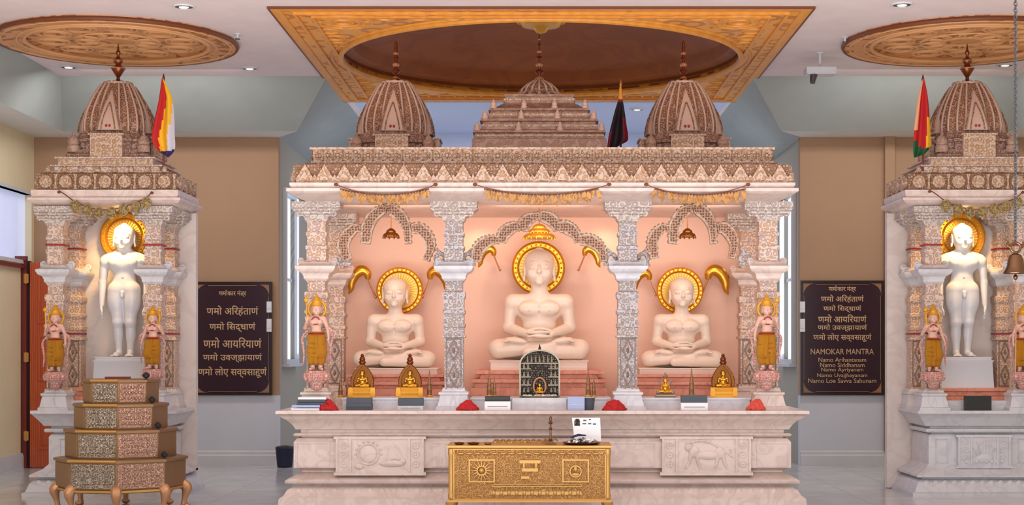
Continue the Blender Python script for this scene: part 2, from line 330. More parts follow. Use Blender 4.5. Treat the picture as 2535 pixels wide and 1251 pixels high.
# ------------------------------------------------------------------ sculpting: smooth union of rounded forms -> one mesh
class Sculpt:
    def __init__(s, lo, hi, h):
        s.lo = np.array(lo, float); s.h = h; s.n = np.ceil((np.array(hi)-s.lo)/h).astype(int)+1
        s.F = np.full(s.n, 1e3, np.float32)
    def _sub(s, lo, hi, pad):
        a = np.clip(np.floor((np.array(lo)-pad-s.lo)/s.h).astype(int), 0, s.n-1); b = np.clip(np.ceil((np.array(hi)+pad-s.lo)/s.h).astype(int)+1, 1, s.n)
        sl = tuple(slice(a[i], b[i]) for i in range(3))
        g = [(s.lo[i]+np.arange(a[i], b[i])*s.h).astype(np.float32) for i in range(3)]
        return sl, g[0][:,None,None], g[1][None,:,None], g[2][None,None,:]
    def _mix(s, sl, d, k, sub):
        A = s.F[sl]
        if sub:
            h = np.clip(.5-.5*(A+d)/k, 0, 1); s.F[sl] = A*(1-h)+(-d)*h+k*h*(1-h)
        else:
            h = np.clip(.5+.5*(d-A)/k, 0, 1); s.F[sl] = d*(1-h)+A*h-k*h*(1-h)
    def ell(s, c, r, k=4, rot=None, sub=False):
        c = np.array(c, float); R = max(r) if rot else None
        lo = c-(R if rot else np.array(r)); hi = c+(R if rot else np.array(r))
        sl, X, Y, Z = s._sub(lo, hi, k+3*s.h); X = X-c[0]; Y = Y-c[1]; Z = Z-c[2]
        if rot:
            M = np.array(Euler(rot).to_matrix().transposed()); X, Y, Z = (M[i,0]*X+M[i,1]*Y+M[i,2]*Z for i in range(3))
        k0 = np.sqrt((X/r[0])**2+(Y/r[1])**2+(Z/r[2])**2); k1 = np.sqrt((X/r[0]**2)**2+(Y/r[1]**2)**2+(Z/r[2]**2)**2)+1e-6
        s._mix(sl, k0*(k0-1)/k1, k, sub)
    def cap(s, a, b, ra, rb=None, k=4, sub=False):
        rb = ra if rb is None else rb; a = np.array(a, float); b = np.array(b, float); R = max(ra, rb)
        sl, X, Y, Z = s._sub(np.minimum(a, b)-R, np.maximum(a, b)+R, k+3*s.h)
        d = b-a; L = max(float(d@d), 1e-9)
        t = np.clip(((X-a[0])*d[0]+(Y-a[1])*d[1]+(Z-a[2])*d[2])/L, 0, 1)
        D = np.sqrt((X-a[0]-t*d[0])**2+(Y-a[1]-t*d[1])**2+(Z-a[2]-t*d[2])**2)-(ra+(rb-ra)*t)
        s._mix(sl, D, k, sub)
    def two(s, fn, *a, **kw):      # mirrored pair
        for sg in (-1, 1):
            b = []
            for q in a:
                b.append((q[0]*sg, q[1], q[2]) if isinstance(q, tuple) and fn == 'cap' else q)
            if fn == 'ell': b[0] = (a[0][0]*sg, a[0][1], a[0][2])
            if kw.get('rot') and fn == 'ell': kk = dict(kw); kk['rot'] = (kw['rot'][0], kw['rot'][1]*sg, kw['rot'][2]*sg); getattr(s, fn)(*b, **kk)
            else: getattr(s, fn)(*b, **kw)
    def mesh(s, name, scale=1.0):
        Fd = s.F; ins = Fd < 0; nx, ny, nz = Fd.shape
        c = np.zeros((nx-1, ny-1, nz-1), np.int8)
        for i in (0,1):
            for j in (0,1):
                for k in (0,1): c += ins[i:nx-1+i, j:ny-1+j, k:nz-1+k]
        act = np.argwhere((c > 0) & (c < 8)); idx = np.full(c.shape, -1, np.int64); idx[tuple(act.T)] = np.arange(len(act))
        P = np.zeros((len(act), 3)); C = np.zeros(len(act))
        for ax in range(3):
            o1, o2 = [q for q in range(3) if q != ax]
            for u in (0,1):
                for v in (0,1):
                    a = act.copy(); a[:,o1] += u; a[:,o2] += v; b = a.copy(); b[:,ax] += 1
                    fa = Fd[tuple(a.T)]; fb = Fd[tuple(b.T)]; m = (fa < 0) != (fb < 0)
                    t = np.where(m, fa/np.where(m, fa-fb, 1), 0); q = a.astype(float); q[:,ax] += t
                    P[m] += q[m]; C[m] += 1
        P = P/C[:,None]
        V = (s.lo+P*s.h)*scale; faces = []
        for ax in range(3):
            o1, o2 = (ax+1)%3, (ax+2)%3
            sl0 = [slice(None)]*3; sl1 = [slice(None)]*3; sl0[ax] = slice(0, -1); sl1[ax] = slice(1, None)
            A = ins[tuple(sl0)]; B = ins[tuple(sl1)]; e = np.argwhere(A != B)
            e = e[(e[:,o1] > 0) & (e[:,o2] > 0) & (e[:,o1] < Fd.shape[o1]-1) & (e[:,o2] < Fd.shape[o2]-1)]
            inn = A[tuple(e.T)]; q = []
            for du, dv in ((-1,-1),(0,-1),(0,0),(-1,0)):
                w_ = e.copy(); w_[:,o1] += du; w_[:,o2] += dv; q.append(idx[tuple(w_.T)])
            Q = np.stack(q, 1); Q[~inn] = Q[~inn][:, ::-1]; faces.append(Q)
        Fc = np.concatenate(faces); Fc = Fc[(Fc >= 0).all(1)]
        # light smoothing of the vertex lattice
        me = bpy.data.meshes.new(name)
        me.vertices.add(len(V)); me.vertices.foreach_set('co', V.ravel())
        me.loops.add(Fc.size); me.loops.foreach_set('vertex_index', Fc.ravel().astype(np.int32))
        me.polygons.add(len(Fc)); me.polygons.foreach_set('loop_start', np.arange(0, Fc.size, 4, dtype=np.int32))
        me.polygons.foreach_set('loop_total', np.full(len(Fc), 4, np.int32))
        me.update(calc_edges=True); me.validate(); me.shade_smooth()
        return me
def mesh_obj(name, me, m, parent=None, loc=(0,0,0), scale=None, rz=0):
    if m is not None and not me.materials: me.materials.append(m)
    o = bpy.data.objects.new(name, me); COL.objects.link(o); o.location = loc
    if parent: o.parent = parent
    if scale: o.scale = scale
    if rz: o.rotation_euler = (0, 0, rz)
    return o

def head(S_, c, q, k=3):
    """face on a head centred at c, q = size factor (1 = 36 wide half head)"""
    x0, y0, z0 = c
    def e(p, r, kk=k, **kw): S_.ell((x0+p[0]*q, y0+p[1]*q, z0+p[2]*q), tuple(v*q for v in r), kk*q, **kw)
    def t(a, b, ra, rb=None, kk=k, **kw):
        S_.cap(tuple(u+v*q for u, v in zip(c, a)), tuple(u+v*q for u, v in zip(c, b)), ra*q, (rb if rb is not None else ra)*q, kk*q, **kw)
    e((0,0,4), (36,39,40)); e((0,-7,-20), (31,30,27), 10)
    e((0,5,16), (37.5,39,30), 2)                    # close-fitting hair
    e((0,6,44), (12,12,7), 4)
    for s in (-1, 1):
        e((17*s,-25,-16), (12,10,13), 6)            # cheek
        e((14.5*s,-34,-1), (10,6,6), 2)             # closed eye
        t((7*s,-37.3,9), (16*s,-35.2,11.5), 1.6, 1.5, 4); t((16*s,-35.2,11.5), (26*s,-29.5,8), 1.5, 1.0, 4) # brow
        t((6*s,-41.5,-3.5), (22*s,-37.5,-3.5), 1.1, None, 1, sub=True)
        e((37*s,3,-10), (4.5,10,22), 2); e((38.5*s,2,-10), (2.5,5,15), 1, sub=True); e((38*s,1,-29), (4,5,7), 2)
    t((0,-39,4), (0,-47,-13), 3, 4.6, 3); e((4.5,-43,-14), (3,3,2.6), 2); e((-4.5,-43,-14), (3,3,2.6), 2)
    e((0,-34.4,-24), (11.5,4.2,3), 3); e((0,-33.6,-29), (8.5,4.2,3), 3); t((-10,-37.2,-25.6), (0,-38.8,-26.6), .8, None, 1.2, sub=True); t((0,-38.8,-26.6), (10,-37.2,-25.6), .8, None, 1.2, sub=True)
    e((0,-30,-38), (10,9,8), 5)

def seated_mesh(h, name, detail=True):
    s = Sculpt((-134,-84,-4), (134,62,290), h)
    s.ell((0,12,34), (52,34,34), 8); s.ell((0,8,80), (43,27,46), 12)
    s.ell((0,6,126), (59,31,34), 14); s.cap((-52,8,150), (52,8,150), 18, None, 12)
    s.two('ell', (25,-19,131), (27,11,17), 9)
    s.two('ell', (25,-29,126), (2.6,2.6,2.6), 1.5)
    s.cap((0,8,155), (0,4,192), 24, 20, 10)
    for z in (178, 185): s.cap((-14,-17,z), (14,-17,z), 1.0, None, 1.5, sub=True)
    s.ell((0,-20,78), (3.4,5,3.4), 2, sub=True)                         # navel
    s.cap((0,-26,150), (0,-22,100), 1.2, None, 4, sub=True)
    head(s, (0,0,234), 1.0)
    s.two('ell', (66,7,147), (20,20,21), 8)
    s.two('cap', (69,8,145), (77,14,84), 18.5, 15, k=6)
    s.two('cap', (77,14,82), (30,-45,67), 15.5, 9.5, k=6)
    # legs
    s.two('cap', (30,10,32), (98,-18,29), 32, 25, k=10)
    s.two('ell', (104,-20,28), (24,25,23), 8)
    s.cap((100,-30,22), (-28,-62,20), 21, 14, k=6)
    s.cap((-100,-28,26), (30,-50,34), 21, 14, k=6)
    s.ell((-58,-46,49), (30,12,9), 4, rot=(0,.12,-.25)); s.ell((58,-44,49), (30,12,9), 4, rot=(0,-.12,.25))
    for sg in (-1, 1):
        for i in range(5): s.cap((sg*(76+i*1.5),-54+i*4.6,50-i), (sg*(86-i*1.6),-54+i*4.6,48-i), 3.0-(i>0)*.6, None, 2.5)
    # hands, one in the other, palms up
    s.ell((6,-56,60), (27,14,6), 3); s.ell((-6,-54,69), (27,14,5.5), 3)
    if detail:
        for i in range(4):
            y = -46-6.2*i
            s.cap((-12,y,70), (10,y-1,71.5), 3.3, 3.0, 1.2); s.cap((10,y-1,71.5), (27-abs(i-1.4)*2.2,y-1,69.5), 3.0, 2.4, 1.2)
            s.cap((12,y-1,60), (-12,y-2,61.5), 3.3, 3.0, 1.2); s.cap((-12,y-2,61.5), (-30+abs(i-1.4)*2.2,y-2,60), 3.0, 2.4, 1.2)
        s.cap((-27,-50,74), (-13,-56,79), 4, 3.4, 2); s.cap((-13,-56,79), (-1,-58,80), 3.3, 2.8, 1.5)
        s.cap((27,-50,74), (13,-56,79), 4, 3.4, 2); s.cap((13,-56,79), (1,-58,80), 3.3, 2.8, 1.5)
    return s.mesh(name)
def standing_mesh(h, name):
    s = Sculpt((-72,-42,-3), (72,36,338), h)
    s.two('cap', (19,0,165), (16,-1,88), 22, 14.5, k=6); s.two('ell', (21,0,140), (20,20,34), 8)
    s.two('ell', (15.5,-5,86), (11.5,11,12), 5)
    s.two('cap', (16,0,86), (14,4,14), 13, 8, k=5); s.two('ell', (15.5,6,58), (12,12,23), 6)
    s.two('cap', (14,5,8), (17,-18,5), 8, 6.5, k=5)
    for sg in (-1, 1):
        for i in range(5): s.cap((sg*(11+i*3.4),-20,3.4), (sg*(11.5+i*3.8),-29+i*1.3,3), 2.9-(i>0)*.7, None, 1)
    s.ell((0,2,172), (36,21,20), 10); s.ell((0,2,196), (28,18,22), 10); s.ell((0,0,232), (41,22,27), 12)
    s.cap((-34,2,246), (34,2,246), 11, None, 12)
    s.two('ell', (17,-15,236), (18,7,12), 6); s.two('ell', (17,-21.5,232), (1.8,1.8,1.8), 1)
    s.ell((0,-16,194), (2.4,4,2.4), 1.5, sub=True); s.ell((0,-17,240), (3.5,2.2,4.5), 1.5)
    s.cap((0,-20,160), (0,-21,150), 4, 4.5, 2.5)
    s.cap((0,4,248), (0,2,274), 15, 13.5, 7)
    head(s, (0,0,299), .70)
    s.two('ell', (46,3,238), (14,14,16), 9); s.two('cap', (14,3,262), (44,3,246), 6, 7, k=10)
    s.two('cap', (49,3,238), (56,8,186), 12, 9.5, k=5); s.two('cap', (56,8,186), (55,-4,130), 10, 6.4, k=4)
    s.two('ell', (55,-6,117), (4.6,8.5,12), 4)
    for sg in (-1, 1):
        for i in range(4):
            y = -12+4.1*i; z = 92+abs(i-1.4)*2.4
            s.cap((sg*55.2,y,108), (sg*54,y+.4,z+9), 2.2, 2.0, .9); s.cap((sg*54,y+.4,z+9), (sg*52.4,y+.5,z), 2.0, 1.6, .9)
        s.cap((sg*54,-11,122), (sg*51,-17,112), 2.8, 2.4, 2); s.cap((sg*51,-17,112), (sg*50.5,-17.5,104), 2.3, 1.9, 1.2)
    return s.mesh(name)
def figurine_meshes():
    s = Sculpt((-44,-30,-3), (44,24,184), 1.15)
    # weight on one leg, hip out
    s.cap((-9,0,86), (-11,-3,48), 11, 8.5, k=4); s.cap((-11,-3,48), (-10,2,8), 8, 5, k=3); s.cap((-10,2,5), (-14,-13,4), 4.5, 3.6, k=3)
    s.cap((9,0,84), (14,-6,47), 11, 8.5, k=4); s.cap((14,-6,47), (9,1,8), 8, 5, k=3); s.cap((9,1,5), (15,-12,4), 4.5, 3.6, k=3)
    s.ell((1,1,88), (18,12,13), 7); s.ell((-1,1,104), (12.5,9.5,14), 6); s.ell((-2,0,123), (18,11.5,15), 6)
    s.cap((-18,1,131), (15,1,132), 6.5, None, 5); s.two('ell', (8,-9,123), (7.5,5.5,7), 3)
    s.cap((-1,1,134), (0,0,147), 6, 5.5, 3)
    head(s, (0,-1,156), .33, 2)
    s.cap((-21,1,130), (-30,4,108), 5.8, 4.6, k=3); s.cap((-30,4,108), (-24,-12,122), 4.6, 3.2, k=2)
    s.ell((-23,-14,127), (3.4,3,5), 1.5)
    for i in range(4): s.cap((-26+i*2.1,-15,130), (-27.5+i*2.8,-15.5,137-abs(i-1.4)), 1.25, 1.0, .6)
    s.cap((-20.5,-15,127), (-18,-17,132), 1.3, 1.1, .8)
    s.cap((18,1,131), (27,5,106), 5.8, 4.6, k=3); s.cap((27,5,106), (31,-8,86), 4.6, 3.1, k=2); s.ell((31.5,-10,80), (3,3.4,5), 1.5)
    for i in range(4): s.cap((31.5,-13+i*2.1,77), (31,-13.3+i*2.3,69+abs(i-1.4)), 1.25, 1.0, .6)
    s.cap((30,-13,81), (28,-16,76), 1.3, 1.1, .8)
    body = s.mesh('figurine_body')
    g = Sculpt((-34,-26,8), (34,24,104), 1.3)
    g.ell((1,1,90), (20,14,10), 4); g.cap((-9,0,86), (-11,-3,48), 14, 12.5, k=4); g.cap((-11,-3,48), (-11,0,24), 12.5, 11, k=4); g.cap((9,0,84), (14,-6,47), 14.5, 13, k=4); g.cap((14,-6,47), (11,-1,24), 13, 11, k=4)
    g.cap((0,-8,92), (0,-12,20), 6.5, 5, 3); g.cap((0,-14,88), (4,-17,36), 4, 3, 2)
    for z in (34, 46, 58, 70): g.cap((-22,-13,z), (22,-13,z-4), 1.3, None, 1.5, sub=True)
    robe = g.mesh('figurine_robe')
    return body, robe

me_seat = seated_mesh(1.45, 'seated_statue_mesh'); me_seat_lo = seated_mesh(4.0, 'small_seated_mesh', False)
me_stand = standing_mesh(1.45, 'standing_statue_mesh')
me_fig, me_robe = figurine_meshes()

# ================================================================== ROOM
CZ = 4.962; LZ = 4.407
m = MB(); m.box(-10, 10, -4, 24.4, -.12, 0); struct(m, 'floor', M_floor)
m = MB()
m.box(-5.96, -2.55, 8, 24.3, CZ, CZ+.08); m.box(2.59, 6.0, 8, 24.3, CZ, CZ+.08)
m.box(-2.55, 2.59, 8, 15.38, CZ, CZ+.08); m.box(-8, 8, 8, 24.4, 6.2, 6.3)  # topmost box: unseen slab added to block light leaks from above
struct(m, 'ceiling', M_ceil)
m = MB(); m.box(-2.55, 2.59, 20.8, 24.3, CZ, CZ+.08); struct(m, 'ceiling', M_alc)
# sloped tray soffit on the far side, left and right of the alcove, and down both sides
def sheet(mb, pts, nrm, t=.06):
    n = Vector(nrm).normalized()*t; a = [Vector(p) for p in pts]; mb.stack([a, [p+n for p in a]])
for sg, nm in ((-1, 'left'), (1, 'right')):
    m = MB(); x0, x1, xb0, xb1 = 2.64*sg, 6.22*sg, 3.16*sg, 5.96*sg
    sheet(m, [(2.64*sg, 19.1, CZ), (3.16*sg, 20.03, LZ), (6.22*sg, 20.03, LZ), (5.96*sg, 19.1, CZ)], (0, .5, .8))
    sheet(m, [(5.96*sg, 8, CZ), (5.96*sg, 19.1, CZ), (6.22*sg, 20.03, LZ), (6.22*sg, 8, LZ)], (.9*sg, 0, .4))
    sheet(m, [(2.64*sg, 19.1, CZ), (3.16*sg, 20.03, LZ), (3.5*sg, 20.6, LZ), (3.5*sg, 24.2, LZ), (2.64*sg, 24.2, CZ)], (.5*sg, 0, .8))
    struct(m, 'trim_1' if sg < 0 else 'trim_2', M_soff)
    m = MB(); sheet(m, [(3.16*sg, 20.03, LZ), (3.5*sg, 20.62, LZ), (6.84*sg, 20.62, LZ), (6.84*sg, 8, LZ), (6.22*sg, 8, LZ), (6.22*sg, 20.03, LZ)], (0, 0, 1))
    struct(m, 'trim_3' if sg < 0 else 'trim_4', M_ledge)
    # back wall beside the alcove
    m = MB(); m.box(min(3.5*sg, 6.9*sg), max(3.5*sg, 6.9*sg), 20.6, 20.75, .94, LZ+.05, 0); m.box(min(3.5*sg, 6.9*sg), max(3.5*sg, 6.9*sg), 20.6, 20.75, 0, .94, 1)
    struct(m, 'wall_back_'+nm, [M_tan, M_grey])
    m = MB(); a, b = sorted((3.505*sg, 6.77*sg))
    m.stack([[(a,20.56,0),(b,20.56,0),(b,20.6,0),(a,20.6,0)], [(a,20.56,.13),(b,20.56,.13),(b,20.6,.13),(a,20.6,.13)], [(a,20.575,.15),(b,20.575,.15),(b,20.6,.15),(a,20.6,.15)],
             [(a,20.575,.18),(b,20.575,.18),(b,20.6,.18),(a,20.6,.18)], [(a,20.59,.2),(b,20.59,.2),(b,20.6,.2),(a,20.6,.2)]])
    struct(m, 'baseboard_back_'+nm, M_base)
    # alcove side wall with a tall window in it
    m = MB(); a, b = sorted((3.5*sg, 3.66*sg)); y0, y1, z0, z1 = 20.98, 21.95, 1.42, 3.70
    m.box(a, b, 20.75, y0, 0, CZ); m.box(a, b, y1, 24.3, 0, CZ); m.box(a, b, y0, y1, 0, z0); m.box(a, b, y0, y1, z1, CZ)
    struct(m, 'wall_alcove_'+nm, M_alcs)
    wn = 'window_1' if sg < 0 else 'window_2'
    m = MB(); m.box(*sorted((3.56*sg, 3.58*sg)), y0, y1, z0, z1)
    wo = struct(m, wn, M_glass)
    m = MB(); a, b = sorted((3.44*sg, 3.56*sg))
    m.box(a, b, y0-.07, y0, z0-.07, z1+.07); m.box(a, b, y1, y1+.07, z0-.07, z1+.07); m.box(a, b, y0, y1, z1, z1+.07); m.box(a, b, y0, y1, z0-.07, z0)
    m.box(*sorted((3.53*sg, 3.56*sg)), y0, y1, 2.52, 2.56); m.box(*sorted((3.40*sg, 3.58*sg)), y0-.1, y1+.1, z0-.1, z0-.06)
    m.build('window_frame', M_base, wo)
m = MB(); m.box((2190-VX)/F*20.55, (2214-VX)/F*20.55, 20.52, 20.6, .2, LZ); struct(m, 'trim_5', M_tan)
m = MB(); m.box(-3.66, 3.66, 24.2, 24.35, 0, 5.1); struct(m, 'wall_back', M_alc)
# side walls; the left one holds a high window
XL = -6.78
m = MB(); m.box(XL-.15, XL, 8, 20.7, 0, 2.72); m.box(XL-.15, XL, 8, 20.7, 3.62, LZ+.05); m.box(XL-.15, XL, 20.5, 20.7, 2.72, 3.62); m.box(XL-.15, XL, 8, 17.2, 2.72, 3.62)
struct(m, 'wall_left', M_cream)
m = MB(); m.box(XL-.12, XL-.09, 17.2, 20.5, 2.72, 3.62); wo = struct(m, 'window_3', M_glass2)
m = MB(); m.box(XL-.09, XL+.03, 17.15, 20.5, 2.68, 2.73); m.box(XL-.09, XL+.02, 17.15, 20.5, 3.62, 3.66); m.box(XL-.09, XL-.03, 18.85, 18.9, 2.72, 3.62); m.build('window_frame', M_base, wo)
m = MB(); m.box(XL-.09, XL+.06, 17.15, 20.5, 2.62, 2.66); m.build('window_sill', M_doord, wo)
m = MB(); m.box(6.84, 7.0, 8, 20.7, 0, LZ+.05); struct(m, 'wall_right', M_cream)
m = MB(); m.box(XL, XL+.03, 8, 20.56, 0, .17); m.box(XL, XL+.02, 8, 20.56, .17, .2); struct(m, 'baseboard_left', M_base)
# wooden door, standing open against the far wall
DY = 20.12
def dx(px): return (px-VX)/F*DY
m = MB(); m.box(dx(74), dx(170), DY, DY+.06, .01, 2.70); d1 = struct(m, 'door_1', M_door)
m = MB()
for z0, z1 in ((.25, 1.0), (1.15, 1.75), (1.9, 2.55)):
    a, b = dx(94), dx(150)
    m.rings([], 0, 0) if False else None
    m.box(a, b, DY-.012, DY, z0, z0+.03); m.box(a, b, DY-.012, DY, z1-.03, z1); m.box(a, a+.03, DY-.012, DY, z0+.03, z1-.03); m.box(b-.03, b, DY-.012, DY, z0+.03, z1-.03)
    m.box(a+.06, b-.06, DY-.008, DY, z0+.06, z1-.06)
m.build('door_panel', M_door, d1)
m = MB(); m.box(dx(40), dx(56), DY-.05, DY+.05, 0, 2.72); m.box(dx(56), dx(66), DY-.02, DY+.05, 0, 2.72); m.box(dx(40), dx(66), DY-.05, DY+.05, 2.72, 2.78)
m.build('door_casing', M_doord, d1)
m = MB(); m.box(dx(66), dx(74), DY+.03, DY+.06, 0, 2.72); m.build('door_edge', M_plqf, d1)
for py in (690, 885, 1080):
    c = W(65, py, DY-.03); m = MB(); m.box(c.x-.03, c.x+.03, c.y-.012, c.y+.01, c.z-.06, c.z+.06); m.tube([(c.x,c.y-.014,c.z-.07),(c.x,c.y-.014,c.z+.07)], .009)
    m.build('hinge', M_golde, d1)

# ================================================================== WOODEN CEILING PANELS
HZ = 4.95; CXc, CYc, CR = 0.02, 18.06, 2.31
cn = thing('carved_ceiling_canopy', (CXc, CYc, HZ), 'huge square gold-brown carved wooden ceiling panel with a round dome above the central altar', 'ceiling panel')
x0, x1, y0, y1 = CXc-2.70, CXc+2.70, 15.24, 20.94
m = MB(); n = 96
def sq(t):
    c, s_ = math.cos(t), math.sin(t)
    tx = (x1-CXc)/abs(c) if abs(c) > 1e-9 else 1e9
    ty = ((y1-CYc) if s_ > 0 else (CYc-y0))/abs(s_) if abs(s_) > 1e-9 else 1e9
    q = min(tx, ty); return (CXc+c*q, CYc+s_*q)
angs = sorted([2*PI*i/n for i in range(n)]+[math.atan2(yy-CYc, xx-CXc) % (2*PI) for xx in (x0, x1) for yy in (y0, y1)])
N_ = len(angs); inn = [(CXc+CR*math.cos(a), CYc+CR*math.sin(a)) for a in angs]; ou = [sq(a) for a in angs]
vs = [(x,y,HZ) for x,y in inn]+[(x,y,HZ) for x,y in ou]+[(x,y,HZ+.05) for x,y in inn]+[(x,y,HZ+.05) for x,y in ou]; fs = []
for i in range(N_):
    j = (i+1)%N_; fs += [(i,j,N_+j,N_+i), (2*N_+i,3*N_+i,3*N_+j,2*N_+j), (i,2*N_+i,2*N_+j,j), (N_+i,N_+j,3*N_+j,3*N_+i)]
m.add(vs, fs); m.build('panel', M_woodc, cn)
m = MB()
for k, (wd, dz, ins) in enumerate(((.10, .012, 0), (.03, .025, .2), (.03, .025, .36))):
    a0, a1, b0, b1 = x0+ins, x1-ins, y0+ins, y1-ins
    m.box(a0, a1, b0, b0+wd, HZ-dz, HZ); m.box(a0, a1, b1-wd, b1, HZ-dz, HZ); m.box(a0, a0+wd, b0+wd, b1-wd, HZ-dz, HZ); m.box(a1-wd, a1, b0+wd, b1-wd, HZ-dz, HZ)
m.build('border_moulding', M_wood, cn)
m = MB(); m.box(x0-.02, x1+.02, y0-.02, y0, HZ-.014, HZ+.05); m.box(x0-.02, x1+.02, y1, y1+.02, HZ-.014, HZ+.05); m.box(x0-.02, x0, y0, y1, HZ-.014, HZ+.05); m.box(x1, x1+.02, y0, y1, HZ-.014, HZ+.05)
m.build('edge_trim', M_woode, cn)
m = MB(); m.torus((CXc, CYc, HZ), CR+.03, .04, n=96); m.torus((CXc, CYc, HZ), CR+.13, .02, n=96); m.build('dome_rim', M_wood, cn)
m = MB(); pr = [(CR, .0), (CR, .10), (CR-.10, .14), (CR-.14, .26), (CR-.4, .34), (CR-.5, .44), (CR-.95, .52), (CR-1.05, .58), (CR-1.5, .62), (CR-1.56, .66), (.02, .69)]
vs = []; fs = []
for r, z in pr:
    for i in range(96): vs.append((CXc+r*math.cos(2*PI*i/96), CYc+r*math.sin(2*PI*i/96), HZ+z))
for k in range(len(pr)-1):
    for i in range(96): j = (i+1)%96; fs.append((k*96+i, k*96+j, (k+1)*96+j, (k+1)*96+i))
nv = len(vs); vs += [(v[0], v[1], v[2]+.06) for v in vs]; fs += [tuple(q+nv for q in f[::-1]) for f in fs]; m.add(vs, fs)
m.build('dome', M_woodd, cn)
m = MB(); m.lathe([(0, -.02), (.06, 0), (.10, .05), (.22, .07), (.27, .12), (.30, .17), (.24, .19), (.29, .24), (.3, .28), (.2, .3)], (CXc, CYc, HZ+.34), 32)
for k in range(16):
    a = 2*PI*k/16; m.ell((CXc+.27*math.cos(a), CYc+.27*math.sin(a), HZ+.50), (.05,.05,.05), 8, 6)
m.build('pendant_boss', M_goldm, cn)
for sx in (-1, 1):
    for yy, sy in ((y0, 1), (y1, -1)):
        m = MB()
        cx, cy = CXc+sx*2.05, yy+sy*.65
        for r in (.30, .2, .1): m.torus((cx, cy, HZ), r, .02, n=24, k=6)
        for k in range(8):
            a = 2*PI*k/8; m.ell((cx+.24*math.cos(a), cy+.24*math.sin(a), HZ), (.05,.05,.02), 8, 4)
        for q in (.45, .8, 1.15): m.torus((cx-sx*q, cy-sy*.22, HZ), .11, .018, n=16, k=6); m.torus((cx+sx*.2, cy+sy*q, HZ), .11, .018, n=16, k=6)
        m.build('corner_scroll_carving', M_wood, cn)

def medallion(cx, cy, label):
    t = thing('ceiling_medallion', (0,0,HZ), label, 'ceiling medallion', 'round wooden ceiling medallions')
    m = MB(); m.lathe([(1.28, .04), (1.30, .02), (1.30, -.02), (1.27, -.04), (1.0, -.03), (.98, -.01), (.97, 0), (.02, 0)][::-1], (0,0,HZ), 72); m.build('panel', M_med, t)
    m = MB(); m.torus((0,0,HZ-.02), 1.29, .025, n=72, k=6); m.build('outer_rim', M_woode, t)
    m = MB(); m.torus((0,0,HZ-.03), .98, .022, n=72, k=6); m.torus((0,0,HZ-.035), 1.06, .012, n=72, k=6); m.torus((0,0,HZ-.035), 1.22, .012, n=72, k=6)
    m.build('inner_rim', M_medl, t)
    m = MB()
    for k in range(10):
        a = 2*PI*k/10
        for r in (.17, .11): m.torus((.70*math.cos(a), .70*math.sin(a), HZ), r, .014, n=18, k=5)
    for k in range(12):
        a = 2*PI*k/12
        m.torus((.33*math.cos(a), .33*math.sin(a), HZ), .12, .014, n=16, k=5)
    for r in (.45, .2): m.torus((0,0,HZ), r, .015, n=36, k=5)
    m.build('petal_carving', M_medl, t)
    t.location = (cx, cy, HZ); return t
med = medallion(-4.64, 16.9, 'round carved wooden ceiling disc above the left side shrine')
dup(med, (4.66, 16.9, HZ), 'round carved wooden ceiling disc above the right side shrine, cut by the frame')

def downlight(px, py, label, proto=[None]):
    h = CZ-EYE; Y = F*h/(VY-py); x = (px-VX)/F*Y
    if proto[0] is None:
        t = thing('recessed_ceiling_light', (0,0,CZ), label, 'ceiling light', 'recessed round ceiling lights')
        m = MB(); m.torus((0,0,CZ-.004), .10, .014, n=28, k=6); m.build('trim_ring', M_base, t)
        m = MB(); m.lathe([(.085,-.012),(.085,-.002)], (0,0,CZ), 24); m.build('reflector', M_steel, t)
        m = MB(); m.lathe([(.04,-.02),(.05,-.013)], (0,0,CZ), 20); m.build('lamp', M_lamp, t)
        proto[0] = t; t.location = (x, Y, CZ); return t
    return dup(proto[0], (x, Y, CZ), label)
downlight(455, 15, 'round recessed ceiling light at the top edge, in front of the left wooden disc')
downlight(170, 165, 'round recessed ceiling light behind the left part of the left wooden disc')
downlight(618, 168, 'round recessed ceiling light between the left wooden disc and the square wooden panel')
downlight(2233, 10, 'round recessed ceiling light at the top edge above the right wooden disc')
downlight(2488, 160, 'round recessed ceiling light behind the right wooden disc beside the bell chain')
downlight(1577, 270, 'round recessed ceiling light behind the square wooden panel beside the dark flag')
def sprinkler(px, py, label):
    h = CZ-EYE; Y = F*h/(VY-py); c = Vector(((px-VX)/F*Y, Y, CZ))
    t = thing('fire_sprinkler', c, label, 'sprinkler', 'ceiling sprinklers')
    m = MB(); m.lathe([(.035,0),(.035,-.008),(.012,-.012),(.012,-.05)][::-1], c, 14); m.build('escutcheon', M_base, t)
    m = MB(); m.lathe([(.028,-.06),(.028,-.052)], c, 14); m.build('deflector', M_steel, t)
sprinkler(588, 84, 'small pendent sprinkler beside the right end of the left wooden disc')
sprinkler(2092, 92, 'small pendent sprinkler beside the left end of the right wooden disc')
Y = 17.6; c = W(2030, 178, Y)
t = thing('ceiling_projector', (c.x, c.y, c.z), 'pale ceiling-hung camera bracket near the right wooden disc', 'camera mount')
m = MB(); m.tube([(c.x,c.y,c.z+.05),(c.x,c.y,CZ)], .015); m.lathe([(.05,0),(.05,.015)], (c.x,c.y,CZ-.016), 16); m.build('mounting_pole', M_base, t)
m = MB(); m.rings([(c.z-.04,.15,.09),(c.z-.03,.17,.1),(c.z+.04,.17,.1),(c.z+.05,.15,.09)], c.x, c.y); m.build('housing', M_base, t)
m = MB(); m.tube([(c.x-.08,c.y-.05,c.z-.04),(c.x-.1,c.y-.08,c.z-.14)], [.045,.03], 12); m.build('camera_lens', M_steel, t)

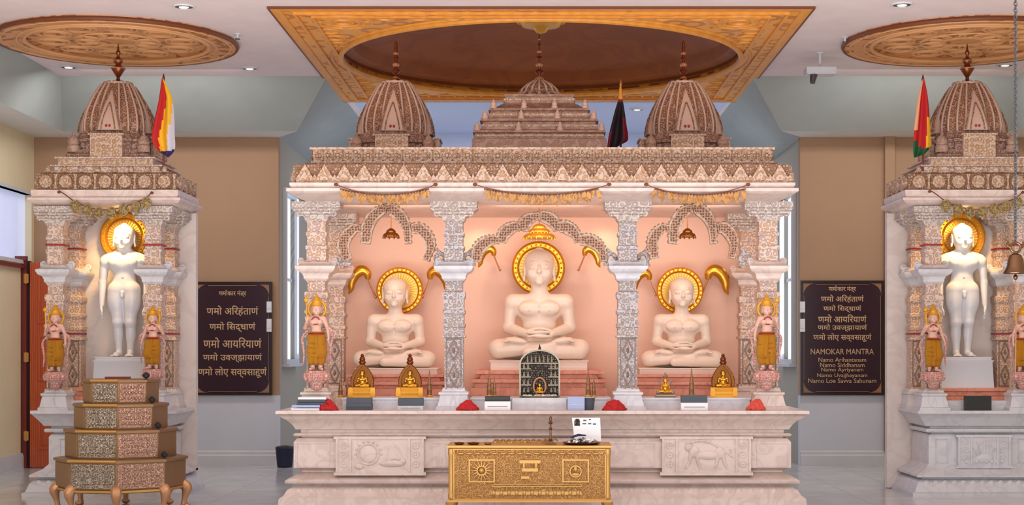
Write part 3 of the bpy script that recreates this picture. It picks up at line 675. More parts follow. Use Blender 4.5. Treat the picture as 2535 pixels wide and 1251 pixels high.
# ================================================================== SHARED STONE PIECES
def column(parent, cx, cy, z0, z1, hw, mats, lot=True, name='column'):
    """square carved column: base block, lozenge panel, carved blocks, mid capital, shaft, bracket capital"""
    H = z1-z0; u = H/2.03; q = lambda z: z0+z*u
    mS, mC = mats
    m = MB()
    P = [(.20,1.12),(.215,1.12),(.22,.95),(.70,.95),(.705,1.15),(.725,1.15),(.73,1.0),(.80,1.0),(.81,1.12),(.84,1.12),(.85,1.0),(.93,1.0),(.94,1.12),(.97,1.12),(.98,1.0),
         (1.08,1.0),(1.09,1.1),(1.12,1.15),(1.15,1.1),(1.16,.86),(1.24,.86),(1.26,1.0)]
    m.rings([(q(z), hw*f, hw*f) for z, f in P], cx, cy)
    P = [(1.44,1.3),(1.46,.95),(1.56,.95),(1.57,1.05),(1.6,1.05),(1.61,.9),(1.69,.9),(1.7,1.02),(1.73,1.02),(1.74,.9),(1.83,.9),(1.84,1.0)]
    m.rings([(q(z), hw*f, hw*f) for z, f in P], cx, cy)
    c = m.build(name, mC, parent)
    m = MB(); m.rings([(q(0), hw*1.75, hw*1.75), (q(.03), hw*1.75, hw*1.75), (q(.035), hw*1.6, hw*1.6), (q(.14), hw*1.35, hw*1.35), (q(.15), hw*1.5, hw*1.5), (q(.17), hw*1.5, hw*1.5), (q(.18), hw*1.2, hw*1.2), (q(.20), hw*1.12, hw*1.12)], cx, cy)
    if lot:
        yy = cy-hw*1.62
        m.prism([(cx-.3*hw, q(.03)), (cx+.3*hw, q(.03)), (cx, q(.13))], yy+.0, yy+.04)
    m.build('column_base', mS, c)
    m = MB()                                             # lozenge tracery on the front and the two sides
    for k in range(2):
        zc = q(.34+.24*k); hh = .105*u
        for ai, (a, b) in enumerate((((-.5,0),(0,1)), ((0,1),(.5,0)), ((.5,0),(0,-1)), ((0,-1),(-.5,0)))):
            m.band([(cx+a[0]*hw, zc+a[1]*hh), (cx+b[0]*hw, zc+b[1]*hh)], .012*u, cy-hw-.006-.0012*ai-.0006*k, cy-hw*.94)
        m.ell((cx, cy-hw*.95, zc), (.14*hw, .015, .03*u), 10, 6)
    for sx in (-1, 1): m.box(cx+sx*.72*hw-.004, cx+sx*.72*hw+.004, cy-hw-.004, cy-hw*.94, q(.23), q(.69))
    m.box(cx-.72*hw, cx+.72*hw, cy-hw-.004, cy-hw*.94, q(.225), q(.235)); m.box(cx-.72*hw, cx+.72*hw, cy-hw-.004, cy-hw*.94, q(.685), q(.695))
    m.build('lozenge_carving', M_loz, c)
    m = MB()                                             # mid capital with scrolled arms
    m.rings([(q(z), hw*f, hw*f) for z, f in ((1.26,1.0),(1.28,1.2),(1.30,1.2),(1.33,1.35),(1.35,1.75),(1.38,1.95),(1.40,1.95),(1.41,1.6),(1.44,1.3))], cx, cy)
    for sx in (-1, 1):
        m.torus((cx+sx*hw*1.6, cy, q(1.455)), .022*u, .016*u, 'y', 16, 8); m.box(cx+sx*hw*1.35-hw*.5, cx+sx*hw*1.35+hw*.5, cy-hw*.4, cy+hw*.4, q(1.40), q(1.46))
    m.build('middle_capital', mS, c)
    m = MB()
    m.rings([(q(z), hw*f, hw*g) for z, f, g in ((1.84,1.0,1.0),(1.86,1.15,1.15),(1.88,1.15,1.1),(1.89,1.4,1.2),(1.92,1.9,1.3),(1.95,2.25,1.35),(1.96,2.35,1.4),(2.03,2.35,1.4))], cx, cy)
    for sx in (-1, 1): m.torus((cx+sx*hw*1.7, cy-hw*1.2, q(1.915)), .022*u, .012*u, 'y', 14, 6)
    m.prism([(cx-.5*hw, q(1.96)), (cx+.5*hw, q(1.96)), (cx, q(2.02))], cy-hw*1.46, cy-hw*1.3)
    for zz, ff in ((1.905,1.66),(1.935,2.1),(1.965,2.37)): m.rings([(q(zz)-.004, hw*ff, hw*(1.05+ff*.16)), (q(zz), hw*ff+.008, hw*(1.05+ff*.16)+.008), (q(zz)+.004, hw*ff, hw*(1.05+ff*.16))], cx, cy)
    m.build('bracket_capital', mC if hw < .095 and lot and mC is M_coolc else M_capc, c)
    return c

def leaf_frieze(mb, x0, x1, y0, y1, z0, z1, n, ny, proj=.03, kind='leaf'):
    """row of pointed leaves (or round rosettes with posts) around front and both sides"""
    H = z1-z0
    def one(put, wd):
        if kind == 'leaf':
            P = [(-.42,0),(.42,0),(.46,.22),(.30,.45),(.22,.62),(0,1.0),(-.22,.62),(-.30,.45),(-.46,.22)]
            put([(a*wd, b*H) for a, b in P], proj); 
            put([(a*wd*.5, H*.12+b*H*.5) for a, b in P], proj*1.6)
            put([(wd*.5+a*wd*.16, b*H*.45) for a, b in ((-.5,0),(.5,0),(1,.4),(0,1),(-1,.4))], proj*.9)
        else:
            r = min(wd*.34, H*.42)
            put([(r*math.cos(t), H/2+r*math.sin(t)) for t in [2*PI*i/14 for i in range(14)]], proj)
            put([(r*.55*math.cos(t), H/2+r*.55*math.sin(t)) for t in [2*PI*i/10 for i in range(10)]], proj*1.6)
            put([(wd*.5+a*wd*.1, b*H) for a, b in ((-.8,0),(.8,0),(.4,.3),(.4,.7),(.9,1),(-.9,1),(-.4,.7),(-.4,.3))], proj)
    wd = (x1-x0)/n
    for i in range(n):
        cx = x0+(i+.5)*wd
        one(lambda P, d: mb.stack([[(cx+a, y0-d, z0+b) for a, b in P], [(cx+a, y0+.01, z0+b) for a, b in P]]), wd)
    wd = (y1-y0)/ny
    for j in range(ny):
        cy = y0+(j+.5)*wd
        for sg, xx in ((-1, x0), (1, x1)):
            one(lambda P, d: mb.stack([[(xx+sg*d, cy+a, z0+b) for a, b in P], [(xx-sg*.01, cy+a, z0+b) for a, b in P]]), wd)

def spire_section(w):
    q = [(w,-.30*w),(w,.30*w),(.93*w,.32*w),(.93*w,.56*w),(.84*w,.58*w),(.80*w,.80*w)]
    pts = []
    for k in range(4):
        c, s_ = math.cos(k*PI/2), math.sin(k*PI/2)
        seg = q+[(.58*w,.84*w),(.56*w,.93*w),(.32*w,.93*w)]
        pts += [(x*c-y*s_, x*s_+y*c) for x, y in seg]
    return pts
def finial(parent, kind, z0, z1):
    m = MB(); H = z1-z0
    if kind == 'beads':
        prof = [(.045,0),(.03,.03)]; b = .05
        m.lathe([(.028,0),(.04,.02),(.03,.04),(.018,.06),(.018,H*.96),(.004,H)], (0,0,z0), 14); f = m.build('finial', M_brown, parent)
        for k, (fr, r) in enumerate(((.10,.038),(.27,.046),(.43,.040),(.57,.034),(.70,.029),(.82,.022))):
            b = MB(); b.lathe([(.008,-r*.7),(r*.7,-r*.55),(r,-.1*r),(r*.8,.3*r),(.01,r*.55)], (0,0,z0+fr*H), 16)
            b.build('bead_disc', M_copper if k % 2 == 0 else M_brown, f)
    else:
        m.lathe([(.05,0),(.055,.012),(.02,.035),(.018,.06),(.045,.10),(.075,.15),(.075,.165),(.035,.18),(.03,.20),(.05,.225),(.052,.25),(.02,.275),(.015,.30),(.028,.33),(.012,.36),(.003,.43)], (0,0,z0), 20)
        f = m.build('finial', M_brown, parent)
        b = MB(); b.torus((0,0,z0+.157), .075, .007, n=20, k=6); b.torus((0,0,z0+.24), .052, .005, n=18, k=6); b.build('finial_ring', M_copper, f)
def make_spire(kind, ztip, label, group):
    t = thing('temple_spire', (0,0,0), label, 'temple spire', group)
    m = MB()
    m.rings([(0,.44,.44),(.04,.44,.44),(.05,.40,.40),(.09,.40,.40)], 0, 0)
    m.stack([[(x,y,z) for x,y in spire_section(w)] for z, w in ((.09,.42),(.17,.42),(.18,.46),(.205,.465),(.215,.43),(.24,.41),(.27,.39),(.275,.37),(.30,.365))])
    m.build('plinth', M_spire, t)
    m = MB()
    ws = [(.30,.345),(.36,.35),(.42,.345),(.48,.335),(.54,.318),(.60,.296),(.66,.27),(.72,.24),(.77,.212),(.81,.186),(.835,.168)]
    m.stack([[(x,y,z) for x,y in spire_section(w)] for z, w in ws])
    body = m.build('tower', M_spired, t)
    m = MB()                                             # pale ribs on the edges
    for k in range(4):
        c, s_ = math.cos(k*PI/2), math.sin(k*PI/2)
        for a, bb in ((1.01,.31),(1.01,-.31),(.94,.57),(.94,-.57),(.81,.81)):
            m.tube([((a*c-bb*s_)*w, (a*s_+bb*c)*w, z) for z, w in ws], [.011]*len(ws), 6)
    m.build('rib', M_spirel, body)
    m = MB()                                             # pointed leaning half-spire on each face
    for k in range(4):
        A = Matrix.Rotation(k*PI/2, 3, 'Z'); 
        for z, w in ((.30,0),): pass
        secs = []
        for z, w in ws[:-2]:
            f = min(.97, (z-.30)/.47); hw = .135*(1-f)**.85+.008; d = w+.05*(1-f)+.006
            secs.append([tuple(A@Vector(p)) for p in ((-hw,-d+.03,z),(-hw*.75,-d,z),(hw*.75,-d,z),(hw,-d+.03,z),(hw,-w+.04,z),(-hw,-w+.04,z))])
        m.stack(secs)
    m.build('face_relief', M_spirel, body)
    dep = lambda z: -(np.interp(z, [q[0] for q in ws], [q[1] for q in ws])+.05*(1-min(1, max(0, (z-.30)/.47)))+.008)
    for k in range(4):                                   # outlines and little niche on each face
        A = Matrix.Rotation(k*PI/2, 3, 'Z'); m = MB()
        for sx in (-1, 1):
            m.tube([(sx*x, dep(z), z) for x, z in ((.13,.31),(.112,.40),(.088,.50),(.055,.60),(.026,.70),(.002,.78))], .008, 6)
            m.tube([(sx*x, dep(z)-.002, z) for x, z in ((.075,.31),(.064,.39),(.042,.48),(.018,.56),(.001,.61))], .007, 6)
        m.v = [tuple(A@Vector(v)) for v in m.v]; m.build('face_outline', M_spired, body)
        m = MB()
        for sx in (-1, 1): m.ell((sx*.018, dep(.345)-.002, .345), (.013,.008,.016), 8, 6)
        m.v = [tuple(A@Vector(v)) for v in m.v]; m.build('niche_mark', M_crim, body)
    for sx in (-1, 1):                                   # corner turrets on the plinth
        for sy in (-1, 1):
            m = MB(); m.lathe([(.07,.06),(.07,.13),(.055,.145),(.065,.165),(.055,.20),(.03,.235),(.012,.25),(.016,.26),(.003,.285)], (sx*.375, sy*.375, 0), 12)
            m.build('corner_turret', M_tierst, t)
    for k in range(4):                                   # carved panel at the middle of each side
        A = Matrix.Rotation(k*PI/2, 3, 'Z'); m = MB()
        m.box(-.17,.17,-.475,-.40,.0,.235); m.box(-.19,.19,-.485,-.40,.235,.255)
        for i in range(6):
            for j in range(3): m.ell((-.14+.056*i,-.476,.05+.06*j), (.018,.012,.02), 8, 6)
        m.v = [tuple(A@Vector(v)) for v in m.v]; m.build('front_panel', M_leaf, t)
    m = MB()
    m.poly_rings([(.835,.15),(.845,.165),(.86,.165),(.87,.12),(.88,.07)], 0, 0, 24)
    for k in range(12):
        a = 2*PI*k/12; m.ell((.135*math.cos(a), .135*math.sin(a), .852), (.035,.035,.026), 8, 6)
    m.build('crown_disc', M_spirel, t)
    finial(t, kind, .87, ztip)
    return t

# ================================================================== CENTRAL ALTAR PLATFORM
AX, AY = .03, 16.0; PT = .966
plat = thing('altar_platform', (AX, AY, 0), 'long white marble platform with stepped mouldings carrying the central altar', 'altar platform')
pr = [(0,2.56),(.05,2.56),(.065,2.537),(.12,2.53),(.15,2.49),(.20,2.46),(.232,2.40),(.245,2.385),(.262,2.385),(.264,2.475),(.285,2.483),(.31,2.45),(.34,2.38),(.365,2.336)]
m = MB(); m.rings([(z, hx, hx-2.557+1.3) for z, hx in pr], AX, AY); m.build('plinth_skirt', M_marb, plat)
pr = [(.365,2.336),(.378,2.336),(.41,2.406),(.66,2.406),(.695,2.375),(.70,2.34),(.712,2.34),(.715,2.40),(.728,2.414),(.742,2.40),(.745,2.345),(.775,2.345)]
m = MB(); m.rings([(z, hx, hx-2.557+1.3) for z, hx in pr], AX, AY); m.build('dado', M_marb, plat)
pr = [(.775,2.345),(.78,2.39),(.80,2.40),(.83,2.42),(.87,2.46),(.90,2.51),(.93,2.535),(.936,2.557),(.966,2.557)]
m = MB(); m.rings([(z, hx, hx-2.557+1.3) for z, hx in pr], AX, AY); m.build('top_slab', M_marb, plat)
YF = AY-(2.406-2.557+1.3)                      # front face of the dado
def relief_panel(pa, pb, kind, Yf, z0, z1, parent, mt):
    s_ = S(Yf); xa, xb = (pa-VX)*s_, (pb-VX)*s_; ww = xb-xa
    m = MB(); m.box(xa, xb, Yf-.05, Yf+.02, z0-.03, z1+.02); m.box(xa-.02, xb+.02, Yf-.06, Yf+.02, z1+.02, z1+.045); m.box(xa-.02, xb+.02, Yf-.06, Yf+.02, z0-.06, z0-.03)
    for a, b in ((xa, xa+.02), (xa+.13, xa+.15), (xb-.15, xb-.13), (xb-.02, xb)): m.box(a, b, Yf-.065, Yf-.05, z0-.03, z1+.02)
    p = m.build('relief_panel', mt, parent)
    m = MB(); y = Yf-.05; cx = (xa+xb)/2; cz = (z0+z1)/2
    for sx in (-1, 1):                                   # vine scrolls in the side strips
        for k in range(3): m.torus((cx+sx*(ww/2-.075), y, z0+.05+.09*k), .03, .008, 'y', 14, 6); m.ell((cx+sx*(ww/2-.075), y, z0+.05+.09*k), (.012,.01,.012), 8, 6)
    if kind == 'lion':                                   # striding lion with raised tail
        for e in (((.02,0),(.13,.045)), ((-.12,.035),(.055,.06)), ((-.17,.075),(.045,.04)), ((.13,.02),(.055,.06))): m.ell((cx+e[0][0], y, cz+e[0][1]), (e[1][0], .022, e[1][1]), 16, 10)
        for xx, dx_ in ((-.15,-.05), (-.09,.03), (.11,-.03), (.16,.04)): m.tube([(cx+xx,y,cz), (cx+xx+dx_*.3,y,cz-.07), (cx+xx+dx_,y,cz-.13)], [.026,.018,.014], 8)
        m.tube([(cx+.18,y,cz+.03),(cx+.24,y,cz+.0),(cx+.23,y,cz+.06)], [.012,.01,.016], 8)
        m.tube(spline([(cx-.2,y,cz+.11),(cx-.05,y,cz+.14),(cx+.1,y,cz+.09),(cx+.26,y,cz-.02)], 5), .012, 8)
    elif kind == 'disc':
        m.torus((cx-.11, y, cz+.01), .10, .012, 'y', 28, 8); m.ell((cx-.11, y, cz+.01), (.085,.014,.085), 20, 10)
        m.ell((cx+.12, y, cz-.08), (.13,.022,.035), 16, 8); m.ell((cx+.22, y, cz-.06), (.035,.02,.03), 12, 8); m.ell((cx-.2, y, cz-.11), (.05,.015,.03), 12, 8)
        m.tube(spline([(cx+.05,y,cz-.08),(cx+.12,y,cz-.03),(cx+.2,y,cz-.04)], 4), .012, 8)
        for k in range(9): a = PI*k/8; m.ell((cx-.11+.125*math.cos(a), y, cz+.01+.125*math.sin(a)), (.014,.012,.014), 8, 6)
    else:
        for k in range(7):
            a = PI*(.1+.8*k/6); m.tube([(cx+.03*math.cos(a),y,cz-.1),(cx+.12*math.cos(a),y,cz+.02),(cx+.2*math.cos(a),y,cz-.08+.2*math.sin(a))], [.014,.012,.008], 6)
        m.ell((cx,y,cz-.08), (.10,.02,.05), 16, 8)
        for k in range(8): m.ell((cx-.19+.054*k, y, z0+.01), (.02,.015,.025), 8, 6)
    m.build('relief_figure', mt, p)
relief_panel(833, 1050, 'disc', YF, .40, .67, plat, M_marb)
relief_panel(1638, 1857, 'lion', YF, .40, .67, plat, M_marb)
for a, b in ((735, 815), (1068, 1200), (1480, 1620), (1875, 1950)):
    m = MB(); xa, xb = (a-VX)*S(YF), (b-VX)*S(YF)
    for z0, z1 in ((.42,.43),(.645,.655)): m.box(xa, xb, YF-.008, YF+.01, z0, z1)
    for xx in (xa, xb): m.box(xx-.005, xx+.005, YF-.008, YF+.01, .43, .645)
    m.build('panel_moulding', M_marb, plat)
m = MB()                                                  # leaf carving along the bottom skirt
ys = AY-1.235
for i in range(42):
    cx = AX-2.35+.1146*i
    m.ell((cx, AY-(2.47-2.557+1.3)+.012, .165), (.045,.02,.05), 10, 6)
m.build('skirt_leaf_carving', M_marb, plat)

# ================================================================== CENTRAL PAVILION
ZC = 3.0                                                  # underside of the beam
pav = thing('altar_pavilion', (AX, AY, PT), 'triple-bay carved marble pavilion with columns and frieze around three seated statues', 'altar pavilion')
for x_ in (AX-2.21, AX+2.21):
    column(pav, x_, 15.10, PT, ZC, .10, (M_marb, M_ornp))
    column(pav, x_, 16.45, PT, ZC, .10, (M_marb, M_ornp))
for x_ in (-.836, .866): column(pav, x_, 15.10, PT, ZC, .097, (M_cool, M_coolc))  # inner columns: cool unlit tone put into the marble colour
m = MB(); m.rings([(ZC, 2.30,1.12),(3.01,2.33,1.15),(3.05,2.42,1.24),(3.075,2.457,1.28),(3.105,2.457,1.28),(3.11,2.41,1.235),(3.135,2.43,1.255),(3.16,2.43,1.255)], AX, AY); m.build('cornice', M_marb, pav)
m = MB(); m.rings([(3.16,2.385,1.18),(3.345,2.385,1.18),(3.35,2.30,1.09),(3.37,2.30,1.09)], AX, AY); fz = m.build('frieze', M_frieze, pav)
m = MB(); leaf_frieze(m, AX-2.385, AX+2.385, AY-1.18, AY+1.18, 3.165, 3.34, 25, 12, .035); m.build('pointed_leaf_carving', M_leaf, fz)
m = MB(); m.rings([(3.37,2.255,1.05),(3.39,2.255,1.05),(3.392,2.235,1.03),(3.50,2.235,1.03),(3.502,2.265,1.06),(3.525,2.265,1.06)], AX, AY); pp = m.build('parapet', M_leaf, pav)
m = MB(); leaf_frieze(m, AX-2.235, AX+2.235, AY-1.03, AY+1.03, 3.395, 3.497, 46, 22, .018, 'ros'); m.build('rosette_carving', M_frieze, pp)
m = MB(); m.box(AX-2.3, AX+2.3, 16.80, 16.92, PT, ZC); m.build('back_panel', M_back, pav)
def arch(parent, Y, lobes, mats, thick):
    s_ = S(Y); path = []
    m = MB(); m2 = MB()
    for li, lo in enumerate(lobes):
        dy = .0035*(li if li < len(lobes)/2 else len(lobes)+.5-li)
        pts = spline([((px-VX)*s_, EYE+(VY-py)*s_) for px, py in lo], 6)
        n = len(pts); wd = [thick*s_*(.55+.45*math.sin(PI*min(1, .12+i/(n-1)))) for i in range(n)]
        m.band(pts, wd, Y-.03-dy, Y+.05+dy)
        m2.band(pts[1:-1], [q*.62 for q in wd[1:-1]], Y-.038-dy, Y-.028)
        # scalloped bead along the outer edge
        for i in range(1, n-1, 2):
            a, b = pts[i-1], pts[i+1]; l = math.hypot(b[0]-a[0], b[1]-a[1]); nx, nz = -(b[1]-a[1])/l, (b[0]-a[0])/l
            m.ell((pts[i][0]+nx*wd[i]/2, Y, pts[i][1]+nz*wd[i]/2), (.016,.03,.016), 8, 6)
    a = m.build('scalloped_arch', mats, parent); m2.build('arch_inlay', M_brnarch, a)
def mir(lo, c): return [(2*c-x, y) for x, y in lo][::-1]
Lc = [[(1178,648),(1184,620),(1198,604),(1218,595),(1237,596)], [(1241,600),(1247,582),(1260,569),(1277,562),(1289,566)], [(1294,572),(1298,556),(1312,542),(1336,535)]]
arch(pav, 15.14, Lc+[mir(l, 1336) for l in Lc], M_leaf, 32)
Ls = [[(862,645),(850,612),(858,586),(878,567),(896,568)], [(906,604),(910,564),(926,535),(948,520),(957,520)]]
arch(pav, 15.14, Ls+[mir(l, 958) for l in Ls], M_leaf, 30)
Lr = [[(1622,640),(1616,606),(1624,582),(1640,566),(1656,567)], [(1666,604),(1670,562),(1684,534),(1704,519),(1715,519)]]
arch(pav, 15.14, Lr+[mir(l, 1716) for l in Lr], M_leaf, 30)
# scrolled springers joining arches to the columns
for xs, sg in ((1158,1),(1514,-1),(1092,-1),(1590,1),(850,1),(1846,-1)):
    m = MB(); c = W(xs+sg*2, 640, 15.14); m.torus(c, .045, .022, 'y', 18, 8); m.box(c.x-.07, c.x+.07, 15.10, 15.18, c.z-.075, c.z-.045)
    m.tube([(c.x,c.y,c.z+.05),(c.x+sg*.04,c.y,c.z+.10)], [.02,.012], 8)
    m.build('springer_scroll', M_coolc, pav)
# ledge in front of the thrones, one per bay
for i, (a, b) in enumerate(((848, 1086), (1166, 1510), (1592, 1856))):
    xa, xb = (a-VX)*S(15.17), (b-VX)*S(15.17)
    m = MB(); m.box(xa, xb, 15.17, 15.72, PT, 1.06); m.box(xa-.01, xb+.01, 15.155, 15.72, 1.06, 1.078)
    if i == 1: m.box((1268-VX)*S(15.1), (1402-VX)*S(15.1), 15.08, 15.17, PT, 1.078)
    tag(m.build('marble_ledge', M_cool), ['pale grey marble ledge in the left bay holding two gold idols', 'pale grey marble ledge in the centre bay holding the dark arched plaque', 'pale grey marble ledge in the right bay holding the silver and gold idols'][i], 'ledge', 'marble ledges on the platform')
# thrones
def throne(cpx, tiers, slab, Yb, label):
    cx = (cpx-VX)*S(Yb); t = thing('statue_throne', (cx, Yb+.3, PT), label, 'pedestal', 'pedestals under the seated statues')
    pr = [(1.0, tiers[0][1]*S(Yb)/1, 0)]
    m = MB(); P = []
    for (py, hw, inset) in tiers:
        z = EYE+(VY-py)*S(Yb+inset); P.append((z, hw*S(Yb), .52-inset))
    m.rings([(PT+.112, P[0][1], P[0][2])]+P, cx, Yb+.52); m.build('tiered_base', M_pinkst, t)
    zt = P[-1][0]; zz = slab[0]
    m = MB(); w2 = slab[1]*S(Yb); m.rings([(zt, w2*.97, .34), (zz-.012, w2*.97, .34), (zz-.01, w2, .36), (zz, w2, .36)], cx, Yb+.56); m.build('seat_slab', M_statue, t)
    return cx
TY = 15.73
throne(1334, [(982,170,0),(962,168,0),(960,160,.03),(950,158,.03),(948,170,.0),(940,170,.0),(938,148,.06),(928,142,.06),(926,162,.02),(919,162,.02),(917,136,.1)], (EYE+(VY-893)*S(15.9), 125), TY, 'pink stepped stone pedestal under the large central seated statue')
for cp, lb in ((977, 'pink stepped stone pedestal under the left seated statue'), (1688, 'pink stepped stone pedestal under the right seated statue')):
    throne(cp, [(982,128,0),(964,126,0),(962,118,.03),(955,116,.03),(953,126,0),(946,126,0),(944,112,.05),(936,110,.05),(934,120,.02),(929,120,.02),(927,104,.1)], (EYE+(VY-912)*S(15.9), 104), TY, lb)
# seated statues
def seated(cpx, seat_py, Yc, k, label, m):
    loc = W(cpx, seat_py, Yc); s_ = S(Yc)*k
    o = mesh_obj('seated_statue', me_seat, m, None, loc, (s_, s_, s_)); tag(o, label, 'statue', 'white marble seated meditating statues'); return o
seated(1335, 893, 16.24, .985, 'largest white marble statue seated cross-legged with hands in lap, centre bay', M_statue)
seated(978, 912, 16.24, .80, 'smaller white marble statue seated cross-legged in the left bay, gold idols before it', M_statue)
seated(1688, 912, 16.24, .80, 'smaller white marble statue seated cross-legged in the right bay, silver idol before it', M_statue)
# halos
def halo(px, py, Y, R, r_in, ray, label, m=M_gold):
    c = W(px, py, Y); s_ = S(Y); R *= s_; r_in *= s_
    t = thing('halo', (c.x, c.y, c.z-R), label, 'halo', 'gold halos behind the statue heads')
    b = MB(); n = 64
    for a0, a1, dy in ((r_in, R, 0), ):
        prof = [(a0,-.0),(a0,-.02),(a0+(a1-a0)*.15,-.032),(a0+(a1-a0)*.3,-.022),(a0+(a1-a0)*.7,-.022),(a0+(a1-a0)*.85,-.034),(a1,-.02),(a1,0)]
        vs = []; fs = []
        for q, yy in prof:
            for i in range(n): vs.append((c.x+q*math.cos(2*PI*i/n), c.y+yy, c.z+q*math.sin(2*PI*i/n)))
        K = len(prof)
        for k in range(K):
            for i in range(n): fs.append((k*n+i, k*n+(i+1)%n, ((k+1)%K)*n+(i+1)%n, ((k+1)%K)*n+i))
        b.add(vs, fs)
    rm = (r_in+R)/2
    for i in range(30): a = 2*PI*i/30; b.ell((c.x+rm*math.cos(a), c.y-.02, c.z+rm*math.sin(a)), (.011,.012,.011), 8, 6)
    b.build('halo_ring', m, t)
    b = MB(); vs = [(c.x+r_in*1.02*math.cos(2*PI*i/n), yy, c.z+r_in*1.02*math.sin(2*PI*i/n)) for yy in (c.y-.006, c.y) for i in range(n)]
    b.stack([vs[:n], vs[n:]]); b.build('halo_disc', M_goldp, t)
    if ray:
        b = MB()
        for i in range(36):
            a = 2*PI*i/36; p = [(r_in*.55, .004), (r_in*.98, .009), (r_in*.98, -.009), (r_in*.55, -.004)]
            q = [(c.x+u*math.cos(a)-v*math.sin(a), c.z+u*math.sin(a)+v*math.cos(a)) for u, v in p]; b.prism(q, c.y-.02, c.y-.004)
        b.build('halo_rays', m, t)
    return t
halo(1333, 664, 16.55, 66, 48, True, 'large gold halo ring behind the head of the central seated statue')
halo(990, 720, 16.55, 58, 45, True, 'gold sunburst halo behind the head of the left seated statue')
halo(1683, 720, 16.55, 58, 45, True, 'gold sunburst halo behind the head of the right seated statue')

# hanging umbrellas above the statues
def chhatra(px, py, Y, k, label, mt):
    c = W(px, py, Y); t = thing('hanging_umbrella', (c.x, c.y, c.z), label, 'ceremonial umbrella', 'tiered umbrellas hung above the seated statues')
    tiers = ((0, .17, .06), (.055, .115, .05), (.10, .07, .04)) if k == 1 else ((0, .085, .05), (.04, .05, .04))
    for z, r, h in tiers:
        b = MB(); b.lathe([(r*.97, -.012), (r, -.01), (r, .006), (r*.86, h*.45), (r*.5, h*.85), (.012, h)], (c.x, c.y, c.z+z), 28)
        for i in range(18 if k == 1 else 10):
            a = 2*PI*i/(18 if k == 1 else 10); b.ell((c.x+r*.97*math.cos(a), c.y+r*.97*math.sin(a), c.z+z-.014), (.008,.008,.013), 6, 5)
        b.build('canopy_tier', mt, t)
    b = MB(); b.tube([(c.x,c.y,c.z+tiers[-1][0]+.03), (c.x,c.y,ZC)], .005, 6); b.build('hanging_rod', M_brassd, t)
chhatra(1335, 588, 15.75, 1, 'wide tiered gold umbrella hung over the central seated statue', M_gold)
chhatra(968, 585, 15.75, 2, 'small bronze umbrella hung under the arch of the left bay', M_brassd)
chhatra(1702, 585, 15.75, 2, 'small bronze umbrella hung under the arch of the right bay', M_brassd)

# fly whisks on either side of the statues
def whisk(px, py, Y, sg, k, label):
    c = W(px, py, Y); s_ = S(Y)*k; P = lambda x, z, y=0: (c.x+sg*x*s_, c.y+y, c.z+z*s_)
    t = thing('fly_whisk', P(34,-42), label, 'fly whisk', 'gold fly whisks beside the statues')
    b = MB(); b.tube([P(36,-44), P(28,-26), P(18,0)], [3*s_, 2.2*s_, 2.6*s_], 8); b.ell(P(37,-46), (4*s_,)*3, 10, 8); b.build('handle', M_copper, t)
    b = MB(); b.tube(spline([P(18,-2), P(16,12), P(4,20), P(-12,12), P(-22,-8), P(-24,-26), P(-30,-38)], 4), [q*s_ for q in spline_r([6,11,14,14,11,7,1.5], 4)], 14)
    b.build('plume', M_gold, t)
def spline_r(v, n): return [q[0] for q in spline([(a, 0) for a in v], n)]
whisk(893, 690, 16.6, 1, 1.0, 'gold fly whisk to the left of the left seated statue'); whisk(1083, 690, 16.6, -1, 1.0, 'gold fly whisk to the right of the left seated statue, by the column')
whisk(1592, 692, 16.6, 1, .85, 'gold fly whisk to the left of the right seated statue, by the column'); whisk(1772, 690, 16.6, -1, 1.05, 'gold fly whisk to the right of the right seated statue')
whisk(1208, 632, 16.6, 1, .8, 'gold fly whisk to the left of the central halo'); whisk(1462, 632, 16.6, -1, .8, 'gold fly whisk to the right of the central halo')

# gold leaf garlands under the cornice
def garland(pa, pb, la, lb, n, label):
    Y = 14.70; s_ = S(Y); t = thing('leaf_garland', W((pa+pb)/2, 500, Y), label, 'garland', 'gold leaf garlands across the altar bays')
    curve = lambda u, y0, d: y0+d*4*u*(1-u)
    b = MB(); b.tube([W(pa+(pb-pa)*u, curve(u, 457, 26), Y) for u in [i/20 for i in range(21)]], .004, 6)
    b.tube([W(la+(lb-la)*u, curve(u, 468, 14), Y) for u in [i/20 for i in range(21)]], .006, 6)
    for p in (pa, pb): b.ell(W(p, 457, Y+.005), (.022,.014,.016), 10, 8)
    b.build('string', M_woode, t)
    for i in range(n):
        u = (i+.5)/n; p = W(la+(lb-la)*u, curve(u, 468, 14), Y-.006+random.uniform(-.02,.014)); L_ = random.uniform(.085,.125); a = random.uniform(-.5,.5)
        b = MB(); q = [(0,0),(.018,-.25),(.022,-.55),(.012,-.85),(0,-1),(-.012,-.85),(-.022,-.55),(-.018,-.25)]
        pts = [(p.x+x*math.cos(a)-z*L_*math.sin(a), p.z+x*math.sin(a)+z*L_*math.cos(a)) for x, z in q]
        b.prism(pts, p.y-.004, p.y+.002); b.band([(p.x, p.z), (p.x+L_*.9*math.sin(a), p.z-L_*.9*math.cos(a))], .004, p.y-.007, p.y-.003)
        b.build('gold_leaf', M_gleaf, t)
garland(832, 1078, 842, 1062, 30, 'gold leaf garland strung across the top of the left bay')
garland(1176, 1508, 1198, 1482, 38, 'longest gold leaf garland strung across the top of the centre bay')
garland(1600, 1852, 1620, 1846, 30, 'gold leaf garland strung across the top of the right bay')

